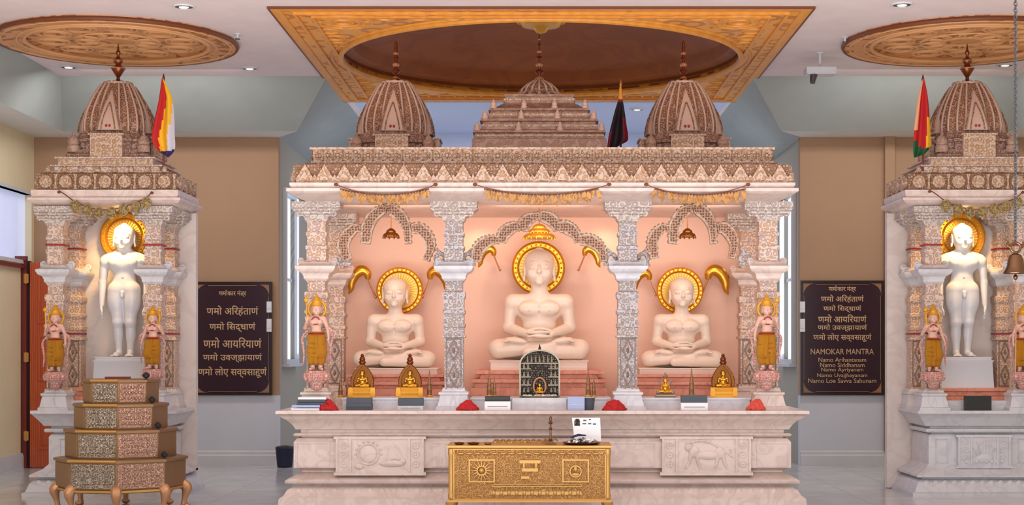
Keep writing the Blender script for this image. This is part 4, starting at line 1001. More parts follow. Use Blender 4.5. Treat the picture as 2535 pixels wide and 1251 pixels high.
# ================================================================== SPIRES ON THE CENTRAL ALTAR
sp = make_spire('beads', 1.31, 'curved stone spire with beaded finial on the left of the altar roof', 'curved spires on the altar and shrines')
sp.location = (-1.523, 16.3, 3.525)
dup(sp, (1.531, 16.3, 3.525), 'curved stone spire with beaded finial on the right of the altar roof')
rf = thing('stepped_roof_spire', (0, 16.3, 3.525), 'wide stepped pyramid roof with a bell crown at the middle of the altar', 'temple roof')
s_ = S(16.3); R0 = lambda py: EYE+(VY-py)*s_
m = MB(); P = []
for (py, hw) in ((408,160),(366,160),(362,152),(352,152),(350,158),(345,156),(340,140),(322,134),(320,142),(314,138),(310,124),(294,116),(292,122),(286,118),(282,104),(268,84),(266,84),(254,82),(252,86),(247,84)):
    P.append((R0(py), hw*s_, hw*s_))
P[0] = (3.525, P[0][1], P[0][2]); m.rings(P, 0, 16.3); m.build('stepped_tiers', M_tierst, rf)
for py, hw in ((345,148),(314,130),(286,110)):
    n = 6
    for i in range(n+1):
        for j in range(n+1):
            if (i in (0, n) and j in (0, n)) or (j == 0 and i in (2, 4)):
                x = -hw*s_+2*hw*s_*i/n; y = 16.3-hw*s_+2*hw*s_*j/n
                m = MB(); m.lathe([(.034,0),(.036,.02),(.026,.04),(.03,.055),(.018,.08),(.004,.10)], (x, y, R0(py)-.005), 10); m.build('tier_turret', M_spirel, rf)
for py0, py1, hw in ((362,352,152),(338,324,137),(308,296,120),(266,254,84)):
    z = (R0(py0)+R0(py1))/2; k = int(hw/9); h_ = hw*s_
    m = MB(); m.rings([(z-.012, h_, h_), (z-.010, h_+.006, h_+.006), (z+.010, h_+.006, h_+.006), (z+.012, h_, h_)], 0, 16.3)
    for i in range(k):
        x = -h_*.92+2*h_*.92*i/(k-1)
        for yy in (16.3-h_-.004, 16.3+h_+.004): m.ell((x, yy, z), (.014,.012,.018), 8, 5)
        for xx in (-h_-.004, h_+.004): m.ell((xx, 16.3+x, z), (.012,.014,.018), 8, 5)
    m.build('bead_row', M_leaf, rf)
m = MB(); m.lathe([(.21,0),(.24,.012),(.25,.03),(.20,.05),(.195,.07),(.175,.11),(.13,.15),(.08,.18),(.06,.20),(.03,.21)], (0,16.3,R0(247)), 32)
m.build('bell_crown', M_spired, rf)
m = MB()
for k in range(16):
    a = 2*PI*k/16; m.tube([(r*math.cos(a), 16.3+r*math.sin(a), R0(247)+z) for r, z in ((.255,.03),(.205,.06),(.185,.11),(.135,.155),(.06,.2))], [.02,.014,.012,.01,.008], 6)
m.build('crown_rib', M_spirel, rf)
z0 = R0(247)+.20
m = MB(); m.tube([(0,16.3,z0),(0,16.3,4.90)], [.018,.006], 10); f = m.build('finial', M_brown, rf)
for k, (fr, r) in enumerate(((.05,.05),(.2,.045),(.36,.040),(.50,.034),(.64,.028),(.78,.022),(.9,.016))):
    b = MB(); b.lathe([(.008,-r*.7),(r*.7,-r*.55),(r,-.1*r),(r*.8,.3*r),(.01,r*.55)], (0,16.3,z0+fr*(4.9-z0)), 16); b.build('bead_disc', M_copper if k % 2 == 0 else M_brown, f)

# ================================================================== FLAGS
def flag(outline_l, outline_r, Y, colour, mats, pole, label, tipm):
    """hanging pennant: left and right outlines (px,py) from top to bottom, folds in depth"""
    bt = W(pole[0], pole[2], Y); t = thing('cloth_flag', (bt.x, bt.y, bt.z), label, 'flag', 'flags on the shrine roofs')
    L = spline(outline_l, 6); R = spline(outline_r, 6); n = min(len(L), len(R)); nu = 16; vs = []; fs = []; mi = []
    for j in range(n):
        f = j/(n-1)
        for i in range(nu+1):
            u = i/nu; px = L[j][0]+(R[j][0]-L[j][0])*u; py = L[j][1]+(R[j][1]-L[j][1])*u
            p = W(px, py, Y); vs.append((p.x, p.y-.02-.03*math.sin(u*PI*3+f*1.5)*min(1, f*3), p.z))
    for j in range(n-1):
        for i in range(nu):
            a = j*(nu+1)+i; fs.append((a, a+1, a+nu+2, a+nu+1)); mi.append(colour((i+.5)/nu, (j+.5)/(n-1)))
    b = MB(); k = len(vs); b.add(vs, fs); b.mi = list(mi)
    b.v += [(x, y+.004, z) for x, y, z in vs]; b.f += [tuple(q+k for q in f[::-1]) for f in fs]; b.mi += mi
    b.build('cloth', mats, t, sharp=180)
    tp = W(pole[0], pole[1], Y)
    b = MB(); b.tube([bt+Vector((0,.02,0)), tp+Vector((0,.02,0))], .011, 8); b.build('pole', M_doord, t)
    b = MB(); b.lathe([(.012,-.01),(.016,0),(.012,.02),(.002,.06)], (tp.x, tp.y+.02, tp.z-.02), 10); b.build('pole_tip', tipm, t)
def colA(u, v):
    if v > .86-.05*u: return 3
    if u < .62-.55*v+.1*(v<.3): return 0
    if u+.55*v < 1.05+.08*(v<.5): return 1
    return 2 if v > .3 else 1
flag([(401,196),(394,250),(382,310),(378,345),(390,372),(402,380)], [(405,196),(424,235),(431,280),(432,330),(432,370),(416,390)], 16.35, colA, [M_cfr, M_cfy, M_cfw, M_cfb], (404, 190, 424),
     'hanging striped flag in red, yellow, white and blue beside the left shrine spire', M_brown)
def colB(u, v):
    if v > .8: return 3
    if v > .74 and u < .5: return 3
    if u < .3 and v > .62: return 3
    if u > .68+.1*(1-v) and v > .38: return 1
    if u < .26 and v < .5: return 2
    return 0
flag([(2284,196),(2272,240),(2263,300),(2259,345),(2258,375),(2260,392)], [(2287,196),(2296,240),(2302,300),(2304,335),(2303,365),(2285,384)], 16.35, colB, [M_cfr, M_cfy, M_cfo, M_cfg], (2286, 192, 424),
     'hanging striped flag in red, yellow and green beside the right shrine spire', M_brown)
def colC(u, v): return 1 if (u > .72 and v > .3) or (u < .12 and v > .5) else (2 if v < .06 else 0)
flag([(1531,246),(1522,275),(1513,310),(1506,340),(1502,370),(1501,395)], [(1541,246),(1546,275),(1551,310),(1555,335),(1552,350),(1526,362)], 16.3, colC, [M_cfk, M_cfm, M_cfm], (1537, 205, 409),
     'dark black and maroon flag furled beside the stepped roof of the altar', M_copper)
c = W(1536, 247, 16.3)
tag(MB().lathe([(.028,0),(.03,.02),(.016,.10),(.006,.16)], (c.x, c.y+.0, c.z), 12).build('flag_cone', M_wood), 'small tapered wooden cap above the dark furled flag on the altar roof', 'flag cap')

# ================================================================== SIDE SHRINES
def shrine(cx, label, cool, pcx, pw, cols):
    cy, PT2 = 16.77, .906; hd = .52
    t = thing('side_shrine', (cx, cy, 0), label, 'shrine', 'carved marble side shrines')
    mS = M_cool; pr = [(0,.86),(.04,.86),(.05,.83),(.13,.80),(.17,.76),(.18,.73),(.20,.73),(.202,.80),(.225,.80),(.25,.75),(.28,.69),(.30,.67)]
    g = lambda P: [(z, h-.79+pw, h-.79+hd) for z, h in P]
    m = MB(); m.rings(g(pr), pcx, cy); m.build('plinth_skirt', mS, t)
    m = MB(); m.rings(g([(.30,.67),(.33,.64),(.62,.64),(.65,.62),(.655,.60),(.67,.60),(.672,.67),(.69,.68),(.71,.67),(.715,.62),(.735,.62)]), pcx, cy); m.build('dado', mS, t)
    m = MB(); m.rings(g([(.735,.62),(.74,.68),(.77,.70),(.82,.74),(.87,.78),(.875,.79),(.906,.79)]), pcx, cy); m.build('top_slab', mS, t)
    yf = cy-(.64-.79+hd)
    pxa = VX+(pcx-.28)/S(yf); relief_panel(pxa, VX+(pcx+.28)/S(yf), 'plant', yf, .35, .60, t, mS)
    for xx in (-.50+pcx+.0, pcx+.38):
        m = MB()
        for a in (0, .12): m.box(xx+a-.005, xx+a+.005, yf-.01, yf+.01, .35, .60)
        m.box(xx, xx+.12, yf-.01, yf+.01, .345, .355); m.box(xx, xx+.12, yf-.01, yf+.01, .595, .605); m.build('panel_moulding', mS, t)
    m = MB()
    for i in range(14): m.ell((pcx-(pw-.09)+(pw-.09)*2/13*i, cy-(.785-.79+hd), .12), (.045,.02,.05), 10, 6)
    m.build('plinth_carving', mS, t)
    ZB = 3.08
    for xc in cols:
        for yy in (cy-.36, cy+.26):
            column(t, xc, yy, PT2, ZB, .092, (M_marb if not cool else M_cool, M_ornp))
    for xc in cols:
        for yy in (cy-.36, cy+.26):
            for zz in (2.66, 1.72): m = MB(); m.rings([(zz,.101,.101),(zz+.018,.101,.101)], xc, yy); m.build('crimson_band', M_crim, t)
    m = MB(); m.box(cx-.77, cx+.77, cy+.40, cy+.50, 0.01, ZB); m.build('back_panel', M_backc, t)
    m = MB(); m.rings([(ZB,.70,.43),(3.09,.74,.47),(3.12,.79,.51),(3.14,.81,.53),(3.165,.81,.53),(3.17,.765,.485),(3.2,.78,.5),(3.25,.78,.5)], cx, cy); m.build('cornice', M_marb, t)
    m = MB(); m.rings([(3.25,.735,.45),(3.425,.735,.45),(3.43,.70,.42),(3.445,.70,.42)], cx, cy); f = m.build('frieze', M_frieze, t)
    m = MB(); leaf_frieze(m, cx-.735, cx+.735, cy-.45, cy+.45, 3.26, 3.42, 7, 4, .03, 'ros'); m.build('rosette_carving', M_leaf, f)
    m = MB(); m.rings([(3.445,.66,.42),(3.455,.66,.42),(3.46,.56,.40),(3.50,.56,.40),(3.51,.60,.44),(3.52,.60,.44),(3.525,.50,.46),(3.58,.50,.46),(3.585,.53,.49),(3.60,.53,.49)], cx, cy); p = m.build('roof_tiers', M_ornp, t)
    m = MB()
    for i in range(15):
        for j in range(2): m.ell((cx-.46+.0657*i, cy-.462, 3.54+.024*j), (.022,.012,.009), 8, 5)
    m.box(cx-.49, cx+.49, cy-.463, cy-.45, 3.53, 3.575); m.build('roof_bead_carving', M_leaf, p)
    for i in range(8):
        m = MB(); m.lathe([(.03,0),(.032,.02),(.02,.045),(.004,.07)], (cx-.62+.177*i, cy-.43, 3.445), 10); m.build('roof_pinnacle', M_leaf, p)
    return t
shrine(-4.61, 'carved marble side shrine on the left holding a standing white statue', True, -4.62, .77, (-5.15, -4.11))
shrine(4.66, 'carved marble side shrine on the right, partly out of frame', True, 4.74, .73, (4.19, 5.14))
sp2 = make_spire('bulbs', 1.30, 'curved stone spire with bulbous bronze finial on the left side shrine', 'curved spires on the altar and shrines')
sp2.location = (-4.60, 16.77, 3.60)
dup(sp2, (4.675, 16.77, 3.60), 'curved stone spire with bulbous bronze finial on the right side shrine')
# inside the shrines
me_stand.materials.append(M_statuec)
def shrine_inside(cx, cpx, label, side):
    Y = 16.72; s_ = S(Y); x = (cpx-VX)*s_
    m = MB(); m.rings([(PTS+.10,.46,.22),(PTS+.14,.46,.22),(PTS+.15,.42,.19),(PTS+.19,.40,.18),(PTS+.20,.45,.22),(PTS+.23,.45,.22)], cx, 16.86)
    tag(m.build('stone_step', M_pinkst), 'low pink stone step under the standing statue in the %s shrine' % side, 'pedestal')
    m = MB(); m.box(cx-.46, cx+.46, 16.45, 17.08, PTS, PTS+.10); tag(m.build('marble_ledge', M_cool), 'pale marble ledge at the front of the %s shrine floor' % side, 'ledge')
    m = MB(); z0 = PTS+.23; z1 = EYE+(VY-884)*s_
    m.rings([(z0,.30,.17),(z1-.06,.285,.16),(z1-.042,.30,.17),(z1-.04,.30,.17),(z1-.035,.28,.15),(z1-.012,.27,.15),(z1-.01,.285,.16),(z1,.285,.16)], x, 16.86)
    tag(m.build('statue_pedestal', M_statuec), 'white marble block carrying the standing statue in the %s shrine' % side, 'pedestal')
    o = mesh_obj('standing_statue', me_stand, None, None, (x, 16.86, z1), (s_,)*3); tag(o, label, 'statue', 'white marble standing statues')
    halo(cpx+10 if cpx < 1000 else cpx-14, 587, 17.05, 61, 42, True, 'gold sunburst halo behind the standing statue in the %s shrine' % side)
PTS = .906
shrine_inside(-4.61, 299, 'white marble nude standing statue with arms at its sides in the left shrine', 'left')
shrine_inside(4.66, 2391, 'white marble nude standing statue with arms at its sides in the right shrine', 'right')
m = MB(); c = W(2422, 980, 16.3); m.box(c.x-.14, c.x+.14, c.y, c.y+.06, PTS, PTS+.155)
for k in range(4): m.box(c.x-.13, c.x+.13, c.y-.006, c.y, PTS+.02+.035*k, PTS+.03+.035*k)
tag(m.build('black_box', M_black), 'small black ribbed box on the ledge in the right shrine', 'box')
# disc garlands on the shrines
def disc_garland(cx, label):
    Y = 16.21; t = thing('disc_garland', (0, 0, 3.0), label, 'garland', 'disc garlands on the side shrines')
    s_ = S(Y); pts = [(-118,478),(-100,490),(-78,506),(-48,518),(-19,525),(12,525),(42,518),(71,508),(100,494),(112,480)]
    q = lambda x, py, y=0: (x*s_, y, EYE+(VY-py)*s_)
    b = MB(); b.tube(spline([q(x, p-6) for x, p in pts], 4), .006, 6); b.ell(q(-118,476), (.02,.015,.015), 8, 6); b.ell(q(112,478), (.02,.015,.015), 8, 6); b.build('string', M_woode, t)
    for x, py in ((-78,510),(-48,520),(-19,527),(12,527),(42,520),(71,513),(98,503)):
        p = q(x, py); b = MB(); P = [(.058*math.cos(a)*.95, .062*math.sin(a)-(.02 if abs(a-1.5*PI) < .2 else 0)) for a in [2*PI*i/20 for i in range(20)]]
        b.prism([(p[0]+u, p[2]+v) for u, v in P], -.008, .004); b.torus((p[0], -.008, p[2]), .04, .006, 'y', 18, 6); b.build('gold_disc', M_olive, t)
    t.location = (cx, Y, 3.0); return t
dg = disc_garland((260-VX)*S(16.15), 'string of seven dull gold discs across the left shrine')
dup(dg, ((2420-VX)*S(16.15), 16.15, 3.0), 'string of dull gold discs across the right shrine')

# guardian figurines on lotus brackets
def figurine():
    t = thing('guardian_figurine', (0,0,0), '', 'figurine', 'painted guardian figurines on the columns')
    k = .00395
    o = mesh_obj('body', me_fig, M_skin, t, (0,0,.10), (k,)*3)
    o = mesh_obj('yellow_robe', me_robe, M_yel, t, (0,0,.10), (k,)*3)
    z = .10+168*k
    b = MB(); b.lathe([(.052,-.02),(.058,-.008),(.05,.006),(.044,.022),(.046,.03),(.03,.05),(.032,.056),(.012,.078),(.016,.086),(.003,.104)], (0,-.002,z), 18); b.build('crown', M_goldm, t)
    b = MB(); b.torus((-.005,-.045,.10+126*k), .038, .006, 'y', 18, 6); b.torus((0,-.005,.10+94*k), .075, .009, 'z', 24, 6); b.build('necklace', M_crim, t)
    b = MB(); b.tube(spline([(-.10,-.02,.10+100*k),(-.145,0,.10+80*k),(-.125,0,.10+45*k),(-.135,-.01,.10+14*k)], 4), [q for q in spline_r([.008,.014,.012,.006], 4)], 8)
    b.tube(spline([(.10,0,.10+112*k),(.155,.01,.10+96*k),(.135,0,.10+50*k),(.14,-.01,.10+16*k)], 4), [q for q in spline_r([.008,.014,.012,.006], 4)], 8); b.build('scarf', M_pinkp, t)
    b = MB(); b.torus((0,.03,.10+156*k), .085, .013, 'y', 28, 6); b.build('head_ring', M_goldm, t)
    b = MB(); b.tube([(-.09,-.06,.10+128*k),(-.095,-.06,.10+176*k)], .006, 8); b.ell((-.097,-.06,.10+178*k), (.024,.018,.028), 10, 8); b.build('raised_lotus', M_goldm, t)
    b = MB(); b.lathe([(.02,-.10),(.05,-.08),(.06,-.04),(.10,.0),(.125,.04),(.13,.06),(.115,.085),(.12,.10),(.01,.10)], (0,0,0), 28)
    for i in range(12): a = 2*PI*i/12; b.ell((.112*math.cos(a), .112*math.sin(a), .04), (.028,.028,.045), 8, 6)
    b.build('lotus_bracket', M_pinkp, t)
    return t
fg = figurine()
figs = [(784, 943, 14.86, .97, 'painted guardian figurine in yellow robe on the left outer column of the central altar'),
        (1898, 943, 14.86, .97, 'painted guardian figurine in yellow robe on the right outer column of the central altar'),
        (137, 943, 16.20, .93, 'painted guardian figurine in yellow robe on the left front column of the left shrine'),
        (378, 935, 16.20, .88, 'painted guardian figurine in yellow robe on the right front column of the left shrine'),
        (2310, 943, 16.20, .93, 'painted guardian figurine in yellow robe on the left front column of the right shrine'),
        (2533, 943, 16.20, .93, 'painted guardian figurine at the right edge of the frame on the right shrine')]
for i, (px, py, Y, k, lb) in enumerate(figs):
    c = W(px, py, Y)
    if i == 0: fg.location = c; fg.scale = (k,)*3; fg['label'] = lb
    else: dup(fg, c, lb, scale=(-k if i in (1, 3, 5) else k, k, k))

# ================================================================== OFFERINGS ON THE ALTAR
ZL = 1.078
# gold shrine idols
def gold_idol():
    t = thing('gold_idol', (0,0,0), '', 'idol', 'gold idols with pointed arches')
    b = MB(); b.rings([(0,.125,.07),(.02,.125,.07),(.025,.115,.06),(.045,.12,.065),(.06,.12,.065),(.065,.10,.05),(.09,.105,.055),(.10,.10,.05)], 0, 0)
    for sx in (-1, 1): b.rings([(0,.02,.02),(.03,.026,.026),(.10,.02,.02)], sx*.11, -.05)
    b.build('stepped_base', M_goldm, t)
    P = [(-.095,.10),(-.10,.16),(-.085,.22),(-.055,.27),(-.03,.295),(0,.33),(.03,.295),(.055,.27),(.085,.22),(.10,.16),(.095,.10)]
    b = MB(); b.band(P, .022, -.02, .03); b.prism([(x*.9, z) for x, z in P], .012, .03)
    for x, z in spline(P, 3): b.ell((x*1.1, 0, .10+(z-.10)*1.04), (.010,.014,.011), 8, 5)
    b.build('arch_surround', M_brassd, t)
    mesh_obj('seated_figure', me_seat_lo, M_gold, t, (0,-.01,.10), (.00060,)*3)
    b = MB(); b.lathe([(.012,.32),(.035,.34),(.036,.35),(.026,.365),(.03,.375),(.026,.395),(.016,.405),(.020,.415),(.008,.435)], (0,0,0), 16); b.build('finial_umbrella', M_brown, t)
    return t
gi = gold_idol()
for i, (px, lb) in enumerate(((897, 'gold idol under a pointed arch, left one of the pair in the left bay'), (1015, 'gold idol under a pointed arch in the left bay, beside the inner column'), (1790, 'gold idol under a pointed arch in the right bay beside the outer column'))):
    c = Vector(((px-VX)*S(15.30), 15.30, ZL))
    if i == 0: gi.location = c; gi['label'] = lb
    else: dup(gi, c, lb)
# slender gold spires
def cone_idol():
    t = thing('gold_spire_stand', (0,0,0), '', 'ornament', 'slender gold spires on the marble ledges')
    b = MB(); b.lathe([(.03,0),(.032,.012),(.024,.02)], (0,0,0), 16); b.build('foot', M_goldm, t)
    b = MB(); b.lathe([(.023,.02),(.022,.06),(.026,.066),(.02,.075),(.018,.11),(.021,.115),(.015,.125),(.012,.16),(.014,.165),(.008,.175),(.006,.21),(.001,.25)], (0,0,0), 16); b.build('spire', M_brass, t)
    return t
ci = cone_idol()
cs = [(843, 1.0, 'slender gold spire at the left end of the left bay ledge'), (861, .8, 'shorter slender gold spire beside the left gold idol'), (1063, 1.12, 'slender gold spire between the right idol of the left bay and the inner column'),
      (1211, 1.1, 'taller slender gold spire behind the black and white box in the centre bay'), (1224, .85, 'shorter slender gold spire behind the black and white box in the centre bay'),
      (1456, 1.15, 'taller slender gold spire behind the blue papers in the centre bay'), (1470, .9, 'shorter slender gold spire behind the grey bucket in the centre bay'), (1712, 1.2, 'slender gold spire behind the black and white box in the right bay')]
for i, (px, k, lb) in enumerate(cs):
    c = Vector(((px-VX)*S(15.34), 15.34, ZL))
    if i == 0: ci.location = c; ci['label'] = lb
    else: dup(ci, c, lb, scale=(k,)*3)
# silver seated idol
c = Vector(((1647-VX)*S(15.30), 15.30, ZL)); t = thing('silver_idol', c, 'small tarnished silver seated idol with raised crown in the right bay', 'idol')
b = MB(); b.rings([(ZL,.10,.06),(ZL+.015,.105,.065),(ZL+.03,.08,.05),(ZL+.04,.085,.055)], c.x, c.y); b.build('base', M_silver, t)
mesh_obj('seated_figure', me_seat_lo, M_silver, t, (0,0,.04), (.00056,.00056,.00056))
b = MB(); b.lathe([(.02,0),(.024,.012),(.012,.03),(.003,.055)], (c.x, c.y, ZL+.195), 12)
for sx in (-1, 1): b.tube([(c.x+sx*.03,c.y,ZL+.12),(c.x+sx*.06,c.y,ZL+.15),(c.x+sx*.045,c.y,ZL+.19)], [.01,.008,.005], 8); b.ell((c.x+sx*.075,c.y-.02,ZL+.05), (.018,.014,.02), 8, 6)
b.build('crown_and_arms', M_silver, t)
# dark arched plaque with many niches
c = Vector(((1336-VX)*S(15.26), 15.26, ZL)); t = thing('arched_relief_plaque', c, 'dark metal arched plaque with rows of niches and an oval figure, centre bay', 'plaque')
P = [(-.195,0),(.195,0),(.195,.33)]+[(.195*math.cos(a), .33+.14*math.sin(a)) for a in [PI*i/14 for i in range(1, 14)]]+[(-.195,.33)]
b = MB(); b.prism([(c.x+x, ZL+z) for x, z in P], c.y, c.y+.04); b.lathe([(.02,0),(.014,.02),(.006,.05),(.001,.07)], (c.x, c.y+.02, ZL+.465), 10); b.build('arched_slab', M_darkrel, t)
b = MB(); b.band([(c.x+x, ZL+z) for x, z in P[1:]+[P[0]]], .016, c.y-.012, c.y)
for z in (.12,.20,.28): 
    for sx in (-1, 1): b.box(c.x+sx*.135-.05, c.x+sx*.135+.05, c.y-.012, c.y, ZL+z, ZL+z+.008)
b.box(c.x-.18, c.x+.18, c.y-.012, c.y, ZL+.335, ZL+.345)
b.build('shelf_moulding', M_silver, t)
for z in (.05,.13,.21,.29):
    for x in (-.155,-.115,.115,.155): b = MB(); b.lathe([(.014,0),(.016,.012),(.009,.028),(.010,.04),(.002,.052)], (c.x+x, c.y-.004, ZL+z), 8); b.build('niche_figure', M_silver, t)
for i in range(7): b = MB(); b.lathe([(.014,0),(.012,.02),(.008,.045),(.002,.07)], (c.x-.12+.04*i, c.y-.004, ZL+.35), 8); b.build('niche_figure', M_silver, t)
b = MB(); n = 28
pts = [(c.x+.06*math.cos(2*PI*i/n), c.y-.012, ZL+.11+.085*math.sin(2*PI*i/n)) for i in range(n+1)]; b.tube(pts, .010, 8); b.build('oval_frame', M_copper, t)
mesh_obj('seated_figure', me_seat_lo, M_copper, t, (0,-.02,.045), (.00034,)*3)
# tray with white petals
c = Vector(((1336-VX)*S(15.12), 15.13, ZL)); t = thing('silver_tray', c, 'low silver tray of white petals below the dark arched plaque', 'tray')
b = MB(); b.stack([[(c.x+r*1.7*math.cos(a), c.y+r*.45*math.sin(a), ZL+z) for a in [2*PI*i/28 for i in range(28)]] for r, z in ((.10,.0),(.115,.012),(.12,.02),(.11,.018),(.1,.01))]); b.build('dish', M_silver, t)
b = MB()
for i in range(34):
    a = random.uniform(0, 2*PI); q = random.random()**.5; b.ell((c.x+.17*q*math.cos(a), c.y+.042*q*math.sin(a), ZL+.024), (.016,.012,.009), 7, 5)
o = b.build('petals', M_flowers, t); o['kind'] = 'stuff'

# boxes on the slab
def slab_box(px, hw, Y, h, h2, mlow, mtop, label, name='offering_box', cat='box', extra=None):
    x = (px-VX)*S(Y); hw *= S(Y)
    t = thing(name, (x, Y, PT), label, cat)
    b = MB(); b.rings([(PT,hw,.05),(PT+.004,hw+.003,.053),(PT+h-.004,hw+.003,.053),(PT+h,hw,.05)], x, Y); b.build('lower_block', mlow, t)
    if h2: b = MB(); b.rings([(PT+h,hw*.97,.048),(PT+h+.004,hw,.05),(PT+h+h2-.004,hw,.05),(PT+h+h2,hw*.97,.047)], x, Y); b.build('top_block', mtop, t)
    b = MB(); b.box(x-hw*.8, x+hw*.8, Y-.056, Y-.05, PT+h*.4, PT+h*.46); b.build('seam_band', mtop if h2 else M_cool, t)
slab_box(890, 31, 15.0, .062, .055, M_slate, M_slate, 'dark slate-grey cloth-covered box below the left gold idol of the left bay')
slab_box(1017, 31, 15.0, .04, .075, M_cool, M_slate, 'grey box with pale lower edge below the gold idol next to the inner column')
slab_box(1232, 31, 14.92, .085, .05, M_white, M_black, 'white box with a black top at the left of the centre bay')
slab_box(1718, 32, 14.92, .072, .072, M_white, M_slate, 'white box with a dark top in the right bay')
slab_box(1426, 20, 14.92, .13, 0, M_blue, M_blue, 'pale blue paper packet standing in the right of the centre bay', 'paper_packet', 'packet')
x = (1455-VX)*S(15.0); t = thing('grey_bucket', (x, 15.0, PT), 'small slate blue bucket beside the pale blue packet', 'bucket')
b = MB(); b.lathe([(.052,0),(.06,.005),(.07,.115),(.074,.12),(.068,.12),(.056,.01)], (x,15.0,PT), 24); b.build('pail', M_slate, t)
b = MB(); b.torus((x,15.0,PT+.12), .072, .004, 'z', 24, 6); b.build('rim', M_blue, t)
# stacked booklets at the left end
for i, (z, dxx, mt, lb) in enumerate(((0, -.06, M_white, 'white booklet at the bottom of the stack by the left outer column'), (.03, -.055, M_blue, 'pale blue booklet second from the bottom of the stack by the left outer column'), (.056, -.01, M_slate, 'dark grey booklet in the middle of the stack by the left outer column'), (.082, .0, M_slate, 'upper grey booklet below the top one of the left stack'), (.106, .005, M_white, 'white booklet on top of the stack by the left outer column'))):
    x = (775-VX)*S(14.86)+dxx; b = MB(); b.box(x-.14, x+.13, 14.79, 14.93, PT+z, PT+z+.022); b.box(x-.136, x+.128, 14.786, 14.79, PT+z+.003, PT+z+.019)
    tag(b.build('booklet', mt), lb, 'booklet', 'booklets stacked at the left of the altar')
# red heaps of cloth and petals
def heap(px, hw, hh, mt, label, Y=14.84):
    x = (px-VX)*S(Y); g = Sculpt((-1.3,-.9,-.02), (1.3,.9,1.3), .055); rnd = random.Random(px)
    g.ell((0,0,.05), (1.0,.6,.4), .1); g.ell((0,.0,.32), (.72,.5,.5), .15); g.ell((.05,0,.62), (.4,.3,.34), .12)
    for k in range(26):
        a = rnd.uniform(0, 2*PI); q = rnd.uniform(.2,.95); g.ell((q*math.cos(a)*.9, q*math.sin(a)*.55, .1+.6*(1-q)), (.2,.12,.09), .05, rot=(rnd.uniform(-.5,.5), rnd.uniform(-.6,.6), rnd.uniform(0,3)))
    g.F[:, :, 0] = 1
    me = g.mesh('heap_mesh')
    from mathutils import noise
    for v in me.vertices:
        if v.co.z > .03: v.co += v.normal*(noise.noise(v.co*3.2+Vector((px,0,0)))*.17+noise.noise(v.co*7.5+Vector((px,4,0)))*.07)
    o = mesh_obj('red_cloth_heap', me, mt, None, (x, Y, PT), (hw*S(Y), .09, hh*S(Y))); tag(o, label, 'cloth', 'red heaps along the front edge of the altar')
heap(808, 30, 29, M_red, 'red folded cloth heap in front of the left outer column')
heap(1158, 29, 27, M_red, 'red folded cloth heap in front of the left inner column')
heap(1520, 31, 28, M_red, 'red folded cloth heap in front of the right inner column')
heap(1872, 25, 30, M_redp, 'orange-red petal heap in front of the right outer column')

# ================================================================== GOLD CHEST
GY = 13.6; gs = S(GY); gx0, gx1 = (1108-VX)*gs, (1513-VX)*gs; gc = (gx0+gx1)/2; gh = (gx1-gx0)/2; GZ = EYE-(1104-VX*0-867)*gs; GB = .20; gd = .27
chest = thing('embossed_chest', (gc, GY+gd, 0), 'wide embossed gold offering chest standing in front of the altar', 'chest')
b = MB(); b.box(gc-gh+.04, gc+gh-.04, GY+.02, GY+2*gd-.02, GB+.03, GZ-.03); b.build('body', M_embg, chest)
b = MB(); b.rings([(GZ-.03,gh-.01,gd-.005),(GZ-.018,gh+.006,gd+.006),(GZ,gh+.006,gd+.006)], gc, GY+gd); b.build('top', M_golde, chest)
b = MB(); b.rings([(GB,gh+.004,gd+.004),(GB+.015,gh+.004,gd+.004),(GB+.03,gh-.01,gd-.01)], gc, GY+gd); b.build('bottom_rail', M_golde, chest)
for sx in (-1, 1):
    for sy in (-1, 1):
        b = MB(); X, Y_ = gc+sx*(gh-.03), GY+gd+sy*(gd-.025)
        b.lathe([(.026,GB+.03),(.03,GB+.06),(.022,GB+.08),(.024,GZ-.09),(.03,GZ-.07),(.026,GZ-.03)], (X, Y_, 0), 14); b.build('corner_post', M_golde, chest)
        b = MB(); b.lathe([(.04,0),(.045,.03),(.025,.06),(.03,.12),(.045,.17),(.05,GB)], (X, Y_, 0), 14); b.build('leg', M_golde, chest)
def gp(px, py): return ((px-VX)*gs, EYE-(py-867)*gs)
b = MB()
def frame(px0, py0, px1, py1, w_=.012, d=.018):
    (xa, zb), (xb, za) = gp(px0, py0), gp(px1, py1)
    b.box(xa, xb, GY+.02-d, GY+.02, zb-w_, zb); b.box(xa, xb, GY+.02-d, GY+.02, za, za+w_); b.box(xa, xa+w_, GY+.02-d, GY+.02, za+w_, zb-w_); b.box(xb-w_, xb, GY+.02-d, GY+.02, za+w_, zb-w_)
frame(1122, 1112, 1500, 1244, .010, .012); frame(1160, 1138, 1225, 1195); frame(1392, 1138, 1458, 1195); frame(1218, 1200, 1440, 1206, .006, .024)
b.build('panel_frame', M_golde, chest)
b = MB(); x, z = gp(1192, 1166)
for k in range(16): a = 2*PI*k/16; b.tube([(x+.045*math.cos(a), GY+.012, z+.045*math.sin(a)), (x+.095*math.cos(a), GY+.012, z+.095*math.sin(a))], [.009,.004], 6)
b.torus((x, GY+.012, z), .04, .01, 'y', 20, 6); b.ell((x, GY+.012, z), (.024,.014,.024), 10, 8)
b.build('sun_emboss', M_golde, chest); b = MB()
x, z = gp(1425, 1168)
b.torus((x, GY+.012, z), .05, .01, 'y', 20, 6); b.ell((x, GY+.012, z+.02), (.02,.014,.03), 10, 8); b.ell((x, GY+.012, z-.03), (.045,.014,.02), 10, 8)
b.build('figure_emboss', M_golde, chest)
